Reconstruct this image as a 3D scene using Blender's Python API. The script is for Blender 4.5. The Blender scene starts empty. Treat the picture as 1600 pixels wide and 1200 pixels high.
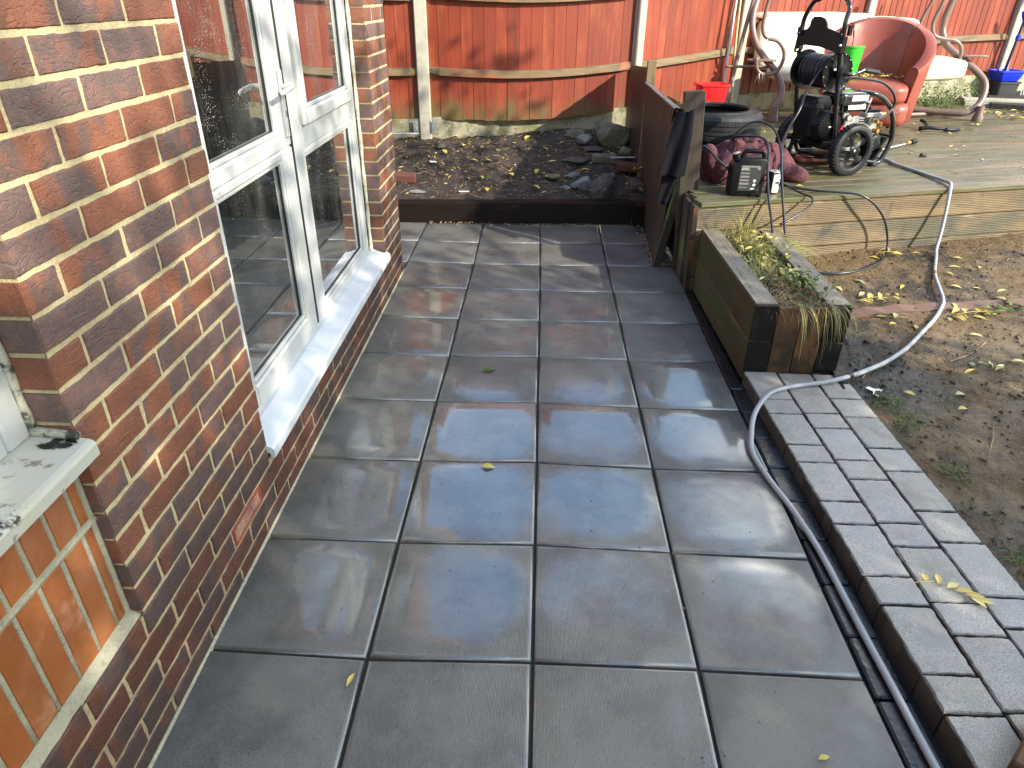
import bpy, math, random
from mathutils import Vector, Matrix, noise, Euler
random.seed(7)
D = bpy.data
SC = bpy.context.scene
COL = SC.collection
R = math.radians
PI = math.pi

# ------------------------------------------------------------------ camera
cam_d = D.cameras.new("camera"); cam = D.objects.new("camera", cam_d); COL.objects.link(cam)
pitch, yaw, roll = 0.523174, -0.03843, 0.008466
fw = Vector((math.sin(yaw)*math.cos(pitch), math.cos(yaw)*math.cos(pitch), -math.sin(pitch)))
rt = Vector((math.cos(yaw), -math.sin(yaw), 0)); up = rt.cross(fw)
rt2 = rt*math.cos(roll) + up*math.sin(roll); up2 = -rt*math.sin(roll) + up*math.cos(roll)
m = Matrix.Identity(4)
for i in range(3):
    m[i][0] = rt2[i]; m[i][1] = up2[i]; m[i][2] = -fw[i]
m[0][3], m[1][3], m[2][3] = -0.0144, -1.2509, 1.6155
cam.matrix_world = m
cam_d.sensor_width = 36; cam_d.lens = 1060.92/1600*36
cam_d.clip_start = 0.02; cam_d.clip_end = 500
SC.camera = cam

# ------------------------------------------------------------------ light
SUN = Vector((1.30, -1.0, 0.90)).normalized()
sun_el = math.asin(SUN.z)
sd = D.lights.new("sun", 'SUN'); sd.energy = 2.9; sd.angle = R(0.53); sd.color = (1.0, 0.94, 0.80)
so = D.objects.new("sun", sd); COL.objects.link(so)
so.rotation_euler = (-SUN).to_track_quat('-Z', 'Y').to_euler(); so.location = (6, -5, 5)
w = D.worlds.new("World"); SC.world = w; w.use_nodes = True
nt = w.node_tree; nt.nodes.clear()
out = nt.nodes.new('ShaderNodeOutputWorld'); bg = nt.nodes.new('ShaderNodeBackground')
sky = nt.nodes.new('ShaderNodeTexSky'); sky.sky_type = 'NISHITA'; sky.sun_disc = False
sky.sun_elevation = sun_el; sky.sun_rotation = math.atan2(SUN.x, SUN.y)
sky.air_density = 1.35; sky.dust_density = 0.15; sky.ozone_density = 3.2
tc = nt.nodes.new('ShaderNodeTexCoord'); mp = nt.nodes.new('ShaderNodeMapping'); mp.inputs['Scale'].default_value = (1.0, 1.0, 1.6)
nz = nt.nodes.new('ShaderNodeTexNoise'); nz.inputs['Scale'].default_value = 1.7; nz.inputs['Detail'].default_value = 6
nz.inputs['Roughness'].default_value = 0.55
sx = nt.nodes.new('ShaderNodeSeparateXYZ')
ma = nt.nodes.new('ShaderNodeMath'); ma.operation = 'MULTIPLY_ADD'; ma.inputs[1].default_value = 0.30
rp = nt.nodes.new('ShaderNodeMapRange'); rp.inputs[1].default_value = 0.58; rp.inputs[2].default_value = 0.80; rp.interpolation_type = 'SMOOTHSTEP'
mx = nt.nodes.new('ShaderNodeMix'); mx.data_type = 'RGBA'; mx.inputs[7].default_value = (9.4, 9.5, 8.6, 1); rp.inputs[3].default_value = 0.015
L = nt.links.new
L(tc.outputs['Generated'], mp.inputs[0]); L(mp.outputs[0], nz.inputs['Vector']); L(tc.outputs['Generated'], sx.inputs[0])
L(sx.outputs[0], ma.inputs[0]); L(nz.outputs[0], ma.inputs[2]); L(ma.outputs[0], rp.inputs[0])
L(rp.outputs[0], mx.inputs[0]); L(sky.outputs[0], mx.inputs[6]); L(mx.outputs[2], bg.inputs[0]); L(bg.outputs[0], out.inputs[0])
bg.inputs[1].default_value = 0.15
SC.view_settings.view_transform = 'Standard'; SC.view_settings.look = 'None'
SC.view_settings.gamma = 1; SC.view_settings.use_curve_mapping = False
SC.view_settings.exposure = 1.62
SC.cycles.max_bounces = 8; SC.cycles.transparent_max_bounces = 24
SC.cycles.caustics_reflective = False; SC.cycles.caustics_refractive = False
SC.cycles.sample_clamp_indirect = 6

# ------------------------------------------------------------------ materials
def nodes(name):
    mt = D.materials.new(name); mt.use_nodes = True
    t = mt.node_tree; return mt, t, t.nodes['Principled BSDF'], t.nodes['Material Output']

def vec_src(t, coord):
    if coord == 'bc':
        a = t.nodes.new('ShaderNodeAttribute'); a.attribute_name = 'bc'; return a.outputs['Vector']
    a = t.nodes.new('ShaderNodeTexCoord'); return a.outputs['Object']

def noise_n(t, src, scale, detail=4, rough=0.55, kind='noise', dist=0.0):
    mpn = t.nodes.new('ShaderNodeMapping')
    mpn.inputs['Scale'].default_value = scale if isinstance(scale, (tuple, list)) else (scale,)*3
    t.links.new(src, mpn.inputs[0])
    if kind == 'voronoi':
        n = t.nodes.new('ShaderNodeTexVoronoi'); n.inputs['Scale'].default_value = 1
        t.links.new(mpn.outputs[0], n.inputs['Vector']); return n.outputs['Distance']
    n = t.nodes.new('ShaderNodeTexNoise'); n.inputs['Scale'].default_value = 1
    n.inputs['Detail'].default_value = detail; n.inputs['Roughness'].default_value = rough
    n.inputs['Distortion'].default_value = dist
    t.links.new(mpn.outputs[0], n.inputs['Vector']); return n.outputs['Fac']

def ramp(t, src, lo, hi, a=0.0, b=1.0):
    r = t.nodes.new('ShaderNodeMapRange'); r.interpolation_type = 'SMOOTHSTEP'
    r.inputs[1].default_value = lo; r.inputs[2].default_value = hi
    r.inputs[3].default_value = a; r.inputs[4].default_value = b
    t.links.new(src, r.inputs[0]); return r.outputs[0]

def math_n(t, op, a, b=None, c=None):
    n = t.nodes.new('ShaderNodeMath'); n.operation = op
    for i, v in enumerate((a, b, c)):
        if v is None: continue
        if isinstance(v, (int, float)): n.inputs[i].default_value = v
        else: t.links.new(v, n.inputs[i])
    return n.outputs[0]

def mixc(t, fac, a, b, blend='MIX'):
    n = t.nodes.new('ShaderNodeMix'); n.data_type = 'RGBA'; n.blend_type = blend
    for i, v in ((0, fac), (6, a), (7, b)):
        if isinstance(v, (int, float)): n.inputs[i].default_value = v
        elif isinstance(v, tuple): n.inputs[i].default_value = (*v[:3], 1)
        else: t.links.new(v, n.inputs[i])
    return n.outputs[2]

def M(name, base, rough=0.6, layers=(), coord='obj', bump=(), rr=None, rnd=0.0, metal=0.0, spec=0.5, coat=0.0, trans=0.0, rndcol=None):
    """base colour, noise layers (scale, lo, hi, colour[, kind]), bump (scale, dist[, detail, kind]), rr roughness noise (scale, lo, hi, r0, r1)"""
    mt, t, bs, o = nodes(name)
    src = vec_src(t, coord)
    c = base
    at = None
    if rnd or rndcol:
        at = t.nodes.new('ShaderNodeAttribute'); at.attribute_name = 'rnd'
    if rndcol:
        c = mixc(t, at.outputs['Fac'], base, rndcol)
    for l in layers:
        k = l[4] if len(l) > 4 else 'noise'
        f = ramp(t, noise_n(t, src, l[0], 5, 0.6, k), l[1], l[2])
        c = mixc(t, f, c, l[3])
    if rnd:
        v = math_n(t, 'MULTIPLY_ADD', at.outputs['Fac'], 2*rnd, 1-rnd)
        hs = t.nodes.new('ShaderNodeHueSaturation')
        t.links.new(v, hs.inputs['Value'])
        if isinstance(c, tuple): hs.inputs['Color'].default_value = (*c, 1)
        else: t.links.new(c, hs.inputs['Color'])
        c = hs.outputs[0]
    if isinstance(c, tuple): bs.inputs['Base Color'].default_value = (*c, 1)
    else: t.links.new(c, bs.inputs['Base Color'])
    bs.inputs['Roughness'].default_value = rough
    if rr:
        t.links.new(ramp(t, noise_n(t, src, rr[0], 4), rr[1], rr[2], rr[3], rr[4]), bs.inputs['Roughness'])
    bs.inputs['Metallic'].default_value = metal; bs.inputs['Specular IOR Level'].default_value = spec
    bs.inputs['Coat Weight'].default_value = coat; bs.inputs['Coat Roughness'].default_value = 0.08
    if trans: bs.inputs['Transmission Weight'].default_value = trans
    prev = None
    for b in bump:
        k = b[3] if len(b) > 3 else 'noise'
        bn = t.nodes.new('ShaderNodeBump'); bn.inputs['Strength'].default_value = 1; bn.inputs['Distance'].default_value = b[1]
        t.links.new(noise_n(t, src, b[0], b[2] if len(b) > 2 else 5, 0.6, k), bn.inputs['Height'])
        if prev: t.links.new(prev, bn.inputs['Normal'])
        prev = bn.outputs[0]
    if prev: t.links.new(prev, bs.inputs['Normal'])
    return mt

def brick_mat(name, red, dark, wet=False, smooth=False):
    mt, t, bs, o = nodes(name)
    src = vec_src(t, 'bc')
    at = t.nodes.new('ShaderNodeAttribute'); at.attribute_name = 'rnd'
    rn = at.outputs['Fac']
    # kiln marks: dark smears standing across the brick, drag creases
    smear = noise_n(t, src, (9.5, 4.5, 4), 3, 0.5, dist=0.6)
    thr = math_n(t, 'ADD', smear, math_n(t, 'MULTIPLY', math_n(t, 'SUBTRACT', rn, 0.5), 0.42))
    f = ramp(t, thr, 0.40, 0.56)
    c = mixc(t, f, red, dark)
    c = mixc(t, ramp(t, noise_n(t, src, 160, 2), 0.35, 0.75, 0, 0.28), c, (0.03, 0.02, 0.02))
    c = mixc(t, ramp(t, noise_n(t, src, 30, 4), 0.45, 0.8, 0, 0.35), c, tuple(min(1, x*1.45) for x in red))
    c = mixc(t, ramp(t, noise_n(t, src, (60, 60, 60), 2, kind='voronoi'), 0.10, 0.05, 0, 0.3), c, (0.5, 0.45, 0.38))
    hs = t.nodes.new('ShaderNodeHueSaturation'); t.links.new(c, hs.inputs['Color'])
    t.links.new(math_n(t, 'MULTIPLY_ADD', rn, 0.35, 0.82), hs.inputs['Value'])
    t.links.new(hs.outputs[0], bs.inputs['Base Color'])
    bs.inputs['Roughness'].default_value = 0.72
    t.links.new(ramp(t, noise_n(t, src, 25, 4), 0.3, 0.7, 0.5, 0.85), bs.inputs['Roughness'])
    b1 = t.nodes.new('ShaderNodeBump'); b1.inputs['Distance'].default_value = 0.0035
    crease = noise_n(t, src, (13, 34, 20), 3, 0.5, dist=0.9)
    t.links.new(ramp(t, math_n(t, 'ABSOLUTE', math_n(t, 'SUBTRACT', crease, 0.5)), 0.0, 0.045), b1.inputs['Height'])
    b1.inputs['Strength'].default_value = 0.38
    b2 = t.nodes.new('ShaderNodeBump'); b2.inputs['Distance'].default_value = 0.0016
    t.links.new(noise_n(t, src, 220, 4), b2.inputs['Height']); t.links.new(b1.outputs[0], b2.inputs['Normal'])
    t.links.new(b2.outputs[0], bs.inputs['Normal'])
    return mt

MT = {}
MT['brick'] = brick_mat('red_multi_brick', (0.238, 0.082, 0.040), (0.125, 0.078, 0.066))

MT['mortar'] = M('cream_mortar', (0.56, 0.46, 0.25), 0.9, layers=((14, 0.45, 0.7, (0.46, 0.37, 0.21)), (90, 0.5, 0.8, (0.36, 0.29, 0.17)), (3.5, 0.62, 0.75, (0.30, 0.28, 0.2))), bump=((120, 0.003), (30, 0.003)))
MT['mortar_old'] = M('grey_mortar', (0.33, 0.30, 0.20), 0.9, layers=((9, 0.4, 0.7, (0.42, 0.38, 0.26)), (70, 0.5, 0.8, (0.2, 0.18, 0.13))), bump=((100, 0.003), (25, 0.004)))
MT['slip'] = M('smooth_orange_brick', (0.30, 0.088, 0.018), 0.38, coord='bc', layers=((11, 0.42, 0.7, (0.36, 0.125, 0.04)), (26, 0.55, 0.8, (0.36, 0.09, 0.018)), (130, 0.70, 0.82, (0.16, 0.06, 0.03)), (5, 0.58, 0.72, (0.50, 0.24, 0.13))), bump=((60, 0.0012), (9, 0.002)), rnd=0.12, rr=(7, 0.3, 0.7, 0.25, 0.5))
MT['upvc'] = M('white_upvc', (0.48, 0.485, 0.46), 0.3, layers=((5, 0.5, 0.75, (0.46, 0.455, 0.41)), ((25, 25, 6), 0.68, 0.8, (0.48, 0.46, 0.38)), (70, 0.74, 0.80, (0.35, 0.32, 0.26))), bump=((20, 0.0004),))
MT['upvc_edge'] = M('upvc_dirty_seal', (0.66, 0.62, 0.46), 0.6, layers=((20, 0.45, 0.65, (0.42, 0.36, 0.22)),), bump=((60, 0.002),))
MT['upvc_sill'] = M('white_upvc_sill', (0.60, 0.61, 0.62), 0.24, layers=((7, 0.55, 0.8, (0.56, 0.56, 0.54)), ((40, 14, 40), 0.70, 0.76, (0.40, 0.37, 0.30)), (38, 0.76, 0.79, (0.12, 0.10, 0.08))), rr=(6, 0.35, 0.65, 0.15, 0.4))
MT['upvc_mould'] = M('mouldy_white_sill', (0.50, 0.485, 0.40), 0.35, layers=((6, 0.45, 0.7, (0.50, 0.47, 0.34)), (22, 0.57, 0.66, (0.20, 0.18, 0.12)), ((9, 14, 14), 0.585, 0.63, (0.02, 0.02, 0.018)), (60, 0.72, 0.77, (0.05, 0.05, 0.04))), bump=((40, 0.001),))
MT['gasket'] = M('black_rubber_seal', (0.012, 0.012, 0.012), 0.5)
MT['metal'] = M('brushed_steel', (0.6, 0.6, 0.58), 0.3, metal=1.0, layers=((30, 0.5, 0.8, (0.35, 0.33, 0.3)),))
MT['galv'] = M('galvanised_steel', (0.42, 0.43, 0.42), 0.5, metal=0.6, layers=((40, 0.5, 0.7, (0.25, 0.22, 0.2)),))
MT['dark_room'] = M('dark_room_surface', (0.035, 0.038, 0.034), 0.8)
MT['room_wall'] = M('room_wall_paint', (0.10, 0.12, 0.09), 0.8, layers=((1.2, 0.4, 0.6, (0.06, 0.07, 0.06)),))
MT['black_plastic'] = M('black_plastic', (0.005, 0.005, 0.006), 0.4, spec=0.22, layers=((60, 0.66, 0.8, (0.035, 0.033, 0.03)),), bump=((150, 0.0005),))
MT['black_gloss'] = M('black_painted_steel', (0.010, 0.010, 0.011), 0.16, coat=0.5, layers=((45, 0.66, 0.8, (0.05, 0.045, 0.04)),))
MT['black_rubber'] = M('black_rubber', (0.010, 0.010, 0.011), 0.5, spec=0.35, layers=((14, 0.55, 0.8, (0.03, 0.03, 0.028)),), bump=((90, 0.001),))
MT['grey_metal'] = M('cast_aluminium', (0.42, 0.41, 0.38), 0.42, metal=0.8, layers=((30, 0.45, 0.7, (0.2, 0.18, 0.16)),), bump=((80, 0.001),))
MT['brass'] = M('brass_fitting', (0.62, 0.34, 0.10), 0.35, metal=1.0)
MT['red_plastic'] = M('red_plastic', (0.75, 0.012, 0.015), 0.35, layers=((9, 0.5, 0.8, (0.62, 0.01, 0.012)),))
MT['label_white'] = M('white_label', (0.72, 0.70, 0.62), 0.5)
MT['label_black'] = M('black_print', (0.01, 0.01, 0.01), 0.5)
MT['label_grey'] = M('grey_print', (0.20, 0.19, 0.175), 0.5)
MT['label_dark'] = M('dark_label', (0.035, 0.035, 0.037), 0.45)

def algae(mt, z0, z1, col):
    t = mt.node_tree; bs = t.nodes['Principled BSDF']; src = vec_src(t, 'obj')
    old = bs.inputs['Base Color'].links[0].from_socket
    sp = t.nodes.new('ShaderNodeSeparateXYZ'); t.links.new(src, sp.inputs[0])
    h = math_n(t, 'ADD', sp.outputs[2], math_n(t, 'MULTIPLY', noise_n(t, src, (7, 7, 2.2), 5, 0.65), 0.55))
    f = math_n(t, 'MULTIPLY', ramp(t, h, z1, z0), ramp(t, noise_n(t, src, (14, 14, 4), 4), 0.35, 0.6, 0.25, 1.0))
    t.links.new(mixc(t, f, old, col), bs.inputs['Base Color'])

def glass_mat():
    mt, t, bs, o = nodes('window_glass')
    t.nodes.remove(bs)
    src = vec_src(t, 'obj')
    tr = t.nodes.new('ShaderNodeBsdfTransparent'); tr.inputs[0].default_value = (0.80, 0.86, 0.82, 1)
    gl = t.nodes.new('ShaderNodeBsdfGlossy'); gl.inputs['Roughness'].default_value = 0.012
    gl.inputs[0].default_value = (0.95, 0.97, 0.96, 1)
    df = t.nodes.new('ShaderNodeBsdfDiffuse'); df.inputs[0].default_value = (0.5, 0.5, 0.46, 1)
    fr = t.nodes.new('ShaderNodeFresnel'); fr.inputs[0].default_value = 1.52
    f2 = math_n(t, 'MINIMUM', math_n(t, 'MULTIPLY', fr.outputs[0], 3.6), 1.0)
    bmp = t.nodes.new('ShaderNodeBump'); bmp.inputs['Distance'].default_value = 0.0012; bmp.inputs['Strength'].default_value = 0.6
    vor = noise_n(t, src, (130, 130, 110), 2, kind='voronoi')
    gate = ramp(t, noise_n(t, src, 9, 3), 0.44, 0.66)
    drop = math_n(t, 'MULTIPLY', ramp(t, vor, 0.30, 0.08), gate)
    t.links.new(drop, bmp.inputs['Height'])
    b2 = t.nodes.new('ShaderNodeBump'); b2.inputs['Distance'].default_value = 0.0012; b2.inputs['Strength'].default_value = 0.5
    t.links.new(noise_n(t, src, 1.6, 1), b2.inputs['Height']); t.links.new(b2.outputs[0], bmp.inputs['Normal'])
    t.links.new(bmp.outputs[0], gl.inputs['Normal'])
    m1 = t.nodes.new('ShaderNodeMixShader'); t.links.new(f2, m1.inputs[0]); t.links.new(tr.outputs[0], m1.inputs[1]); t.links.new(gl.outputs[0], m1.inputs[2])
    m2 = t.nodes.new('ShaderNodeMixShader')
    haze = math_n(t, 'ADD', math_n(t, 'MULTIPLY', drop, 0.30), ramp(t, noise_n(t, src, (7, 7, 1.6), 4), 0.42, 0.8, 0.015, 0.09))
    t.links.new(haze, m2.inputs[0]); t.links.new(m1.outputs[0], m2.inputs[1]); t.links.new(df.outputs[0], m2.inputs[2])
    t.links.new(m2.outputs[0], o.inputs[0]); return mt
MT['glass'] = glass_mat()

def slab_mat():
    mt, t, bs, o = nodes('wet_concrete_slab')
    src = vec_src(t, 'bc')
    obj = vec_src(t, 'obj')
    at = t.nodes.new('ShaderNodeAttribute'); at.attribute_name = 'rnd'
    c = mixc(t, ramp(t, noise_n(t, src, 4.0, 8, 0.68), 0.40, 0.64), (0.138, 0.134, 0.112), (0.078, 0.075, 0.064))
    c = mixc(t, ramp(t, noise_n(t, obj, 2.2, 4), 0.52, 0.75, 0, 0.7), c, (0.150, 0.132, 0.092))
    c = mixc(t, ramp(t, noise_n(t, src, 240, 2), 0.58, 0.75, 0, 0.5), c, (0.16, 0.155, 0.145))
    c = mixc(t, ramp(t, noise_n(t, src, (95, 95, 95), 2, kind='voronoi'), 0.09, 0.05, 0, 0.8), c, (0.012, 0.011, 0.010))
    c = mixc(t, ramp(t, noise_n(t, obj, 11, 6, 0.7), 0.62, 0.74, 0, 0.45), c, (0.13, 0.12, 0.105))
    hs = t.nodes.new('ShaderNodeHueSaturation'); t.links.new(c, hs.inputs['Color'])
    t.links.new(math_n(t, 'MULTIPLY_ADD', at.outputs['Fac'], 0.30, 0.88), hs.inputs['Value'])
    t.links.new(hs.outputs[0], bs.inputs['Base Color'])
    # water film lying in each dished slab centre
    sp = t.nodes.new('ShaderNodeSeparateXYZ')
    a2 = t.nodes.new('ShaderNodeAttribute'); a2.attribute_name = 'loc'
    t.links.new(a2.outputs['Vector'], sp.inputs[0])
    wob = math_n(t, 'MULTIPLY_ADD', noise_n(t, obj, 9, 4, 0.6), 0.09, -0.045)
    d = math_n(t, 'POWER', math_n(t, 'ADD', math_n(t, 'POWER', math_n(t, 'ABSOLUTE', sp.outputs[0]), 3.0), math_n(t, 'POWER', math_n(t, 'ABSOLUTE', sp.outputs[1]), 3.0)), 0.3333)
    edge = ramp(t, math_n(t, 'ADD', d, wob), 0.262, 0.150)
    # where the water has gathered on the patio
    so_ = t.nodes.new('ShaderNodeSeparateXYZ'); t.links.new(obj, so_.inputs[0])
    pool = None
    for (px, py, rx, ry, k_) in ((-.22, .72, .40, .42, .66), (-.22, 1.16, .36, .40, .66), (-.16, .28, .30, .26, .45), (-.60, .25, .22, .34, .42), (-.62, .95, .2, .5, .36), (.24, .75, .40, .50, .42), (.25, 1.25, .40, .4, .48), (.74, 1.35, .34, .60, .55), (.74, .6, .34, .4, .36), (-.62, 2.3, .26, .9, .36), (.1, 2.2, .9, .6, .18), (.1, 3.4, .8, .7, .10)):
        ax = math_n(t, 'POWER', math_n(t, 'ABSOLUTE', math_n(t, 'MULTIPLY', math_n(t, 'SUBTRACT', so_.outputs[0], px), 1/rx)), 2.0)
        ay = math_n(t, 'POWER', math_n(t, 'ABSOLUTE', math_n(t, 'MULTIPLY', math_n(t, 'SUBTRACT', so_.outputs[1], py), 1/ry)), 2.0)
        gg = math_n(t, 'MULTIPLY', math_n(t, 'EXPONENT', math_n(t, 'MULTIPLY', math_n(t, 'ADD', ax, ay), -1.0)), k_)
        pool = gg if pool is None else math_n(t, 'MAXIMUM', pool, gg)
    film = math_n(t, 'ADD', math_n(t, 'MULTIPLY', edge, 0.30), math_n(t, 'ADD', pool, math_n(t, 'MULTIPLY', noise_n(t, obj, (3.2, 3.6, 1), 5, 0.6), 0.55)))
    film = math_n(t, 'ADD', film, math_n(t, 'MULTIPLY', at.outputs['Fac'], 0.05))
    wet = ramp(t, film, 0.60, 1.05)
    dm = math_n(t, 'MAXIMUM', math_n(t, 'ABSOLUTE', sp.outputs[0]), math_n(t, 'ABSOLUTE', sp.outputs[1]))
    wet = math_n(t, 'MAXIMUM', wet, ramp(t, dm, 0.2125, 0.2185, 0.0, 0.5))
    t.links.new(math_n(t, 'MULTIPLY_ADD', wet, -0.25, 0.37), bs.inputs['Roughness'])
    bs.inputs['Specular IOR Level'].default_value = 0.9
    t.links.new(math_n(t, 'MULTIPLY', wet, 1.0), bs.inputs['Coat Weight']); bs.inputs['Coat IOR'].default_value = 2.1; bs.inputs['Coat Roughness'].default_value = 0.09; bs.inputs['Coat Tint'].default_value = (1, 1, 1, 1)
    b1 = t.nodes.new('ShaderNodeBump'); b1.inputs['Distance'].default_value = 0.0022
    # diagonal pimple grid
    mpn = t.nodes.new('ShaderNodeMapping'); mpn.inputs['Rotation'].default_value = (0, 0, R(45)); mpn.inputs['Scale'].default_value = (190, 190, 190)
    t.links.new(a2.outputs['Vector'], mpn.inputs[0])
    s2 = t.nodes.new('ShaderNodeSeparateXYZ'); t.links.new(mpn.outputs[0], s2.inputs[0])
    g = math_n(t, 'MULTIPLY', math_n(t, 'MULTIPLY', math_n(t, 'COSINE', math_n(t, 'MULTIPLY', s2.outputs[0], 6.283)), 0.5),
               math_n(t, 'COSINE', math_n(t, 'MULTIPLY', s2.outputs[1], 6.283)))
    g = math_n(t, 'MULTIPLY', g, math_n(t, 'MULTIPLY_ADD', wet, -0.8, 1.0))
    t.links.new(g, b1.inputs['Height']); b1.inputs['Strength'].default_value = 0.5
    b2 = t.nodes.new('ShaderNodeBump'); b2.inputs['Distance'].default_value = 0.0014
    t.links.new(math_n(t, 'MULTIPLY', noise_n(t, src, 120, 4), math_n(t, 'MULTIPLY_ADD', wet, -0.75, 1.0)), b2.inputs['Height'])
    t.links.new(b1.outputs[0], b2.inputs['Normal'])
    b3 = t.nodes.new('ShaderNodeBump'); b3.inputs['Distance'].default_value = 0.0030
    t.links.new(noise_n(t, src, 9, 4), b3.inputs['Height']); t.links.new(b2.outputs[0], b3.inputs['Normal'])
    t.links.new(b3.outputs[0], bs.inputs['Normal'])
    return mt
MT['slab'] = slab_mat()
MT['grout'] = M('dark_joint', (0.012, 0.012, 0.012), 0.7, bump=((60, 0.004),))
MT['paver'] = M('grey_block_paver', (0.43, 0.41, 0.335), 0.5, coord='bc', layers=((260, 0.48, 0.66, (0.17, 0.165, 0.15)), (140, 0.58, 0.7, (0.55, 0.53, 0.49)), (12, 0.45, 0.7, (0.31, 0.295, 0.265)), (5, 0.55, 0.72, (0.28, 0.255, 0.21)), (55, 0.70, 0.76, (0.05, 0.045, 0.04))), bump=((230, 0.0032), (22, 0.0035)), rnd=0.14, rr=(6, 0.35, 0.65, 0.28, 0.6), rndcol=(0.37, 0.35, 0.32))
MT['edging'] = M('wet_black_edging_brick', (0.016, 0.016, 0.018), 0.22, coord='bc', layers=((70, 0.64, 0.75, (0.08, 0.075, 0.065)),), bump=((50, 0.002), (8, 0.003)), rnd=0.3, rr=(9, 0.35, 0.7, 0.08, 0.4))
MT['mud'] = M('damp_mud', (0.185, 0.115, 0.044), 0.75, layers=((2.2, 0.46, 0.64, (0.062, 0.046, 0.030)), (11, 0.46, 0.68, (0.24, 0.155, 0.078)), (26, 0.56, 0.72, (0.030, 0.024, 0.018)), (75, 0.58, 0.75, (0.20, 0.145, 0.09)), (160, 0.62, 0.75, (0.016, 0.014, 0.012))), bump=((16, 0.03), (60, 0.02), (190, 0.008)), rr=(3, 0.35, 0.6, 0.42, 0.85))
MT['soil'] = M('dark_soil', (0.034, 0.025, 0.018), 0.85, layers=((7, 0.5, 0.7, (0.075, 0.050, 0.032)), (45, 0.55, 0.75, (0.014, 0.011, 0.009)), (110, 0.62, 0.75, (0.14, 0.10, 0.065))), bump=((18, 0.02), (70, 0.012), (200, 0.004)))
MT['sleeper'] = M('dark_stained_sleeper', (0.012, 0.007, 0.005), 0.6, spec=0.15, coord='bc', layers=(((2, 30, 14), 0.45, 0.7, (0.008, 0.006, 0.005)), ((3, 18, 9), 0.56, 0.75, (0.040, 0.015, 0.008))), bump=(((5, 90, 50), 0.002),))
MT['sleeper_end'] = M('black_bitumen_end_grain', (0.006, 0.005, 0.004), 0.6, spec=0.2, coord='bc', layers=((14, 0.5, 0.75, (0.022, 0.017, 0.010)),), bump=((60, 0.002),))
MT['sleeper_green'] = M('weathered_green_sleeper', (0.090, 0.058, 0.020), 0.6, spec=0.25, coord='bc', layers=(((2, 26, 14), 0.42, 0.62, (0.058, 0.045, 0.020)), (4, 0.46, 0.66, (0.050, 0.062, 0.018)), (9, 0.58, 0.72, (0.022, 0.020, 0.012)), ((2, 60, 30), 0.62, 0.75, (0.18, 0.13, 0.065))), bump=(((5, 90, 50), 0.0025), (30, 0.0012)), rnd=0.15)
MT['sleeper_top'] = M('wet_grey_sleeper_top', (0.21, 0.175, 0.125), 0.4, coord='bc', layers=(((3, 40, 20), 0.45, 0.7, (0.12, 0.095, 0.06)), (90, 0.6, 0.72, (0.34, 0.31, 0.26)), (5, 0.55, 0.72, (0.14, 0.085, 0.04)), (7, 0.6, 0.75, (0.085, 0.085, 0.04))), bump=((140, 0.0016), ((4, 70, 30), 0.002)), rr=(14, 0.4, 0.6, 0.25, 0.6))
MT['end_board'] = M('orange_brown_board', (0.135, 0.056, 0.018), 0.5, spec=0.3, coord='bc', layers=(((3, 12, 22), 0.40, 0.62, (0.060, 0.032, 0.014)), (6, 0.46, 0.62, (0.022, 0.017, 0.010))), bump=(((4, 40, 80), 0.002),), rnd=0.2)
MT['deck_top'] = M('wet_green_decking', (0.088, 0.078, 0.034), 0.42, coord='bc', layers=(((1.5, 14, 14), 0.44, 0.66, (0.140, 0.118, 0.056)), ((1.2, 6, 6), 0.50, 0.68, (0.075, 0.082, 0.030)), ((2.5, 40, 40), 0.55, 0.75, (0.055, 0.045, 0.030)), (2.5, 0.52, 0.68, (0.135, 0.100, 0.075)), (60, 0.72, 0.78, (0.03, 0.02, 0.015))), bump=(((6, 140, 140), 0.0020), (40, 0.0012)), rnd=0.14, rr=((1.5, 5, 5), 0.38, 0.64, 0.22, 0.62))
MT['deck_face'] = M('grooved_fascia_timber', (0.170, 0.112, 0.044), 0.5, spec=0.4, coord='bc', layers=(((1.6, 9, 9), 0.42, 0.60, (0.110, 0.070, 0.028)), ((2, 5, 5), 0.46, 0.64, (0.060, 0.052, 0.022)), ((4, 60, 60), 0.62, 0.72, (0.30, 0.22, 0.11)), (5, 0.54, 0.68, (0.036, 0.028, 0.016))), bump=(((6, 90, 90), 0.0015),), rnd=0.12)
MT['fence_red'] = M('red_stained_fence_board', (0.225, 0.031, 0.008), 0.62, coord='bc', layers=(((2.0, 26, 26), 0.42, 0.70, (0.160, 0.023, 0.007)), ((1.1, 3.5, 3.5), 0.50, 0.72, (0.32, 0.072, 0.022)), ((4, 110, 110), 0.60, 0.78, (0.24, 0.048, 0.022)), (26, 0.73, 0.79, (0.12, 0.035, 0.02)), (90, 0.78, 0.82, (0.6, 0.5, 0.4))), bump=(((5, 120, 120), 0.0018),), rnd=0.17)
MT['rail'] = M('weathered_arris_rail', (0.200, 0.130, 0.062), 0.7, coord='bc', layers=(((3, 30, 30), 0.45, 0.65, (0.100, 0.082, 0.040)), ((5, 60, 60), 0.6, 0.75, (0.36, 0.27, 0.16)), ((2, 8, 8), 0.56, 0.68, (0.36, 0.085, 0.035))), bump=(((5, 100, 100), 0.002),))
MT['concrete'] = M('concrete_post', (0.42, 0.385, 0.30), 0.85, layers=((60, 0.60, 0.72, (0.24, 0.21, 0.16)), (5, 0.45, 0.7, (0.33, 0.30, 0.22)), (140, 0.66, 0.74, (0.12, 0.10, 0.08))), bump=((90, 0.002), (14, 0.002)))
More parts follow.
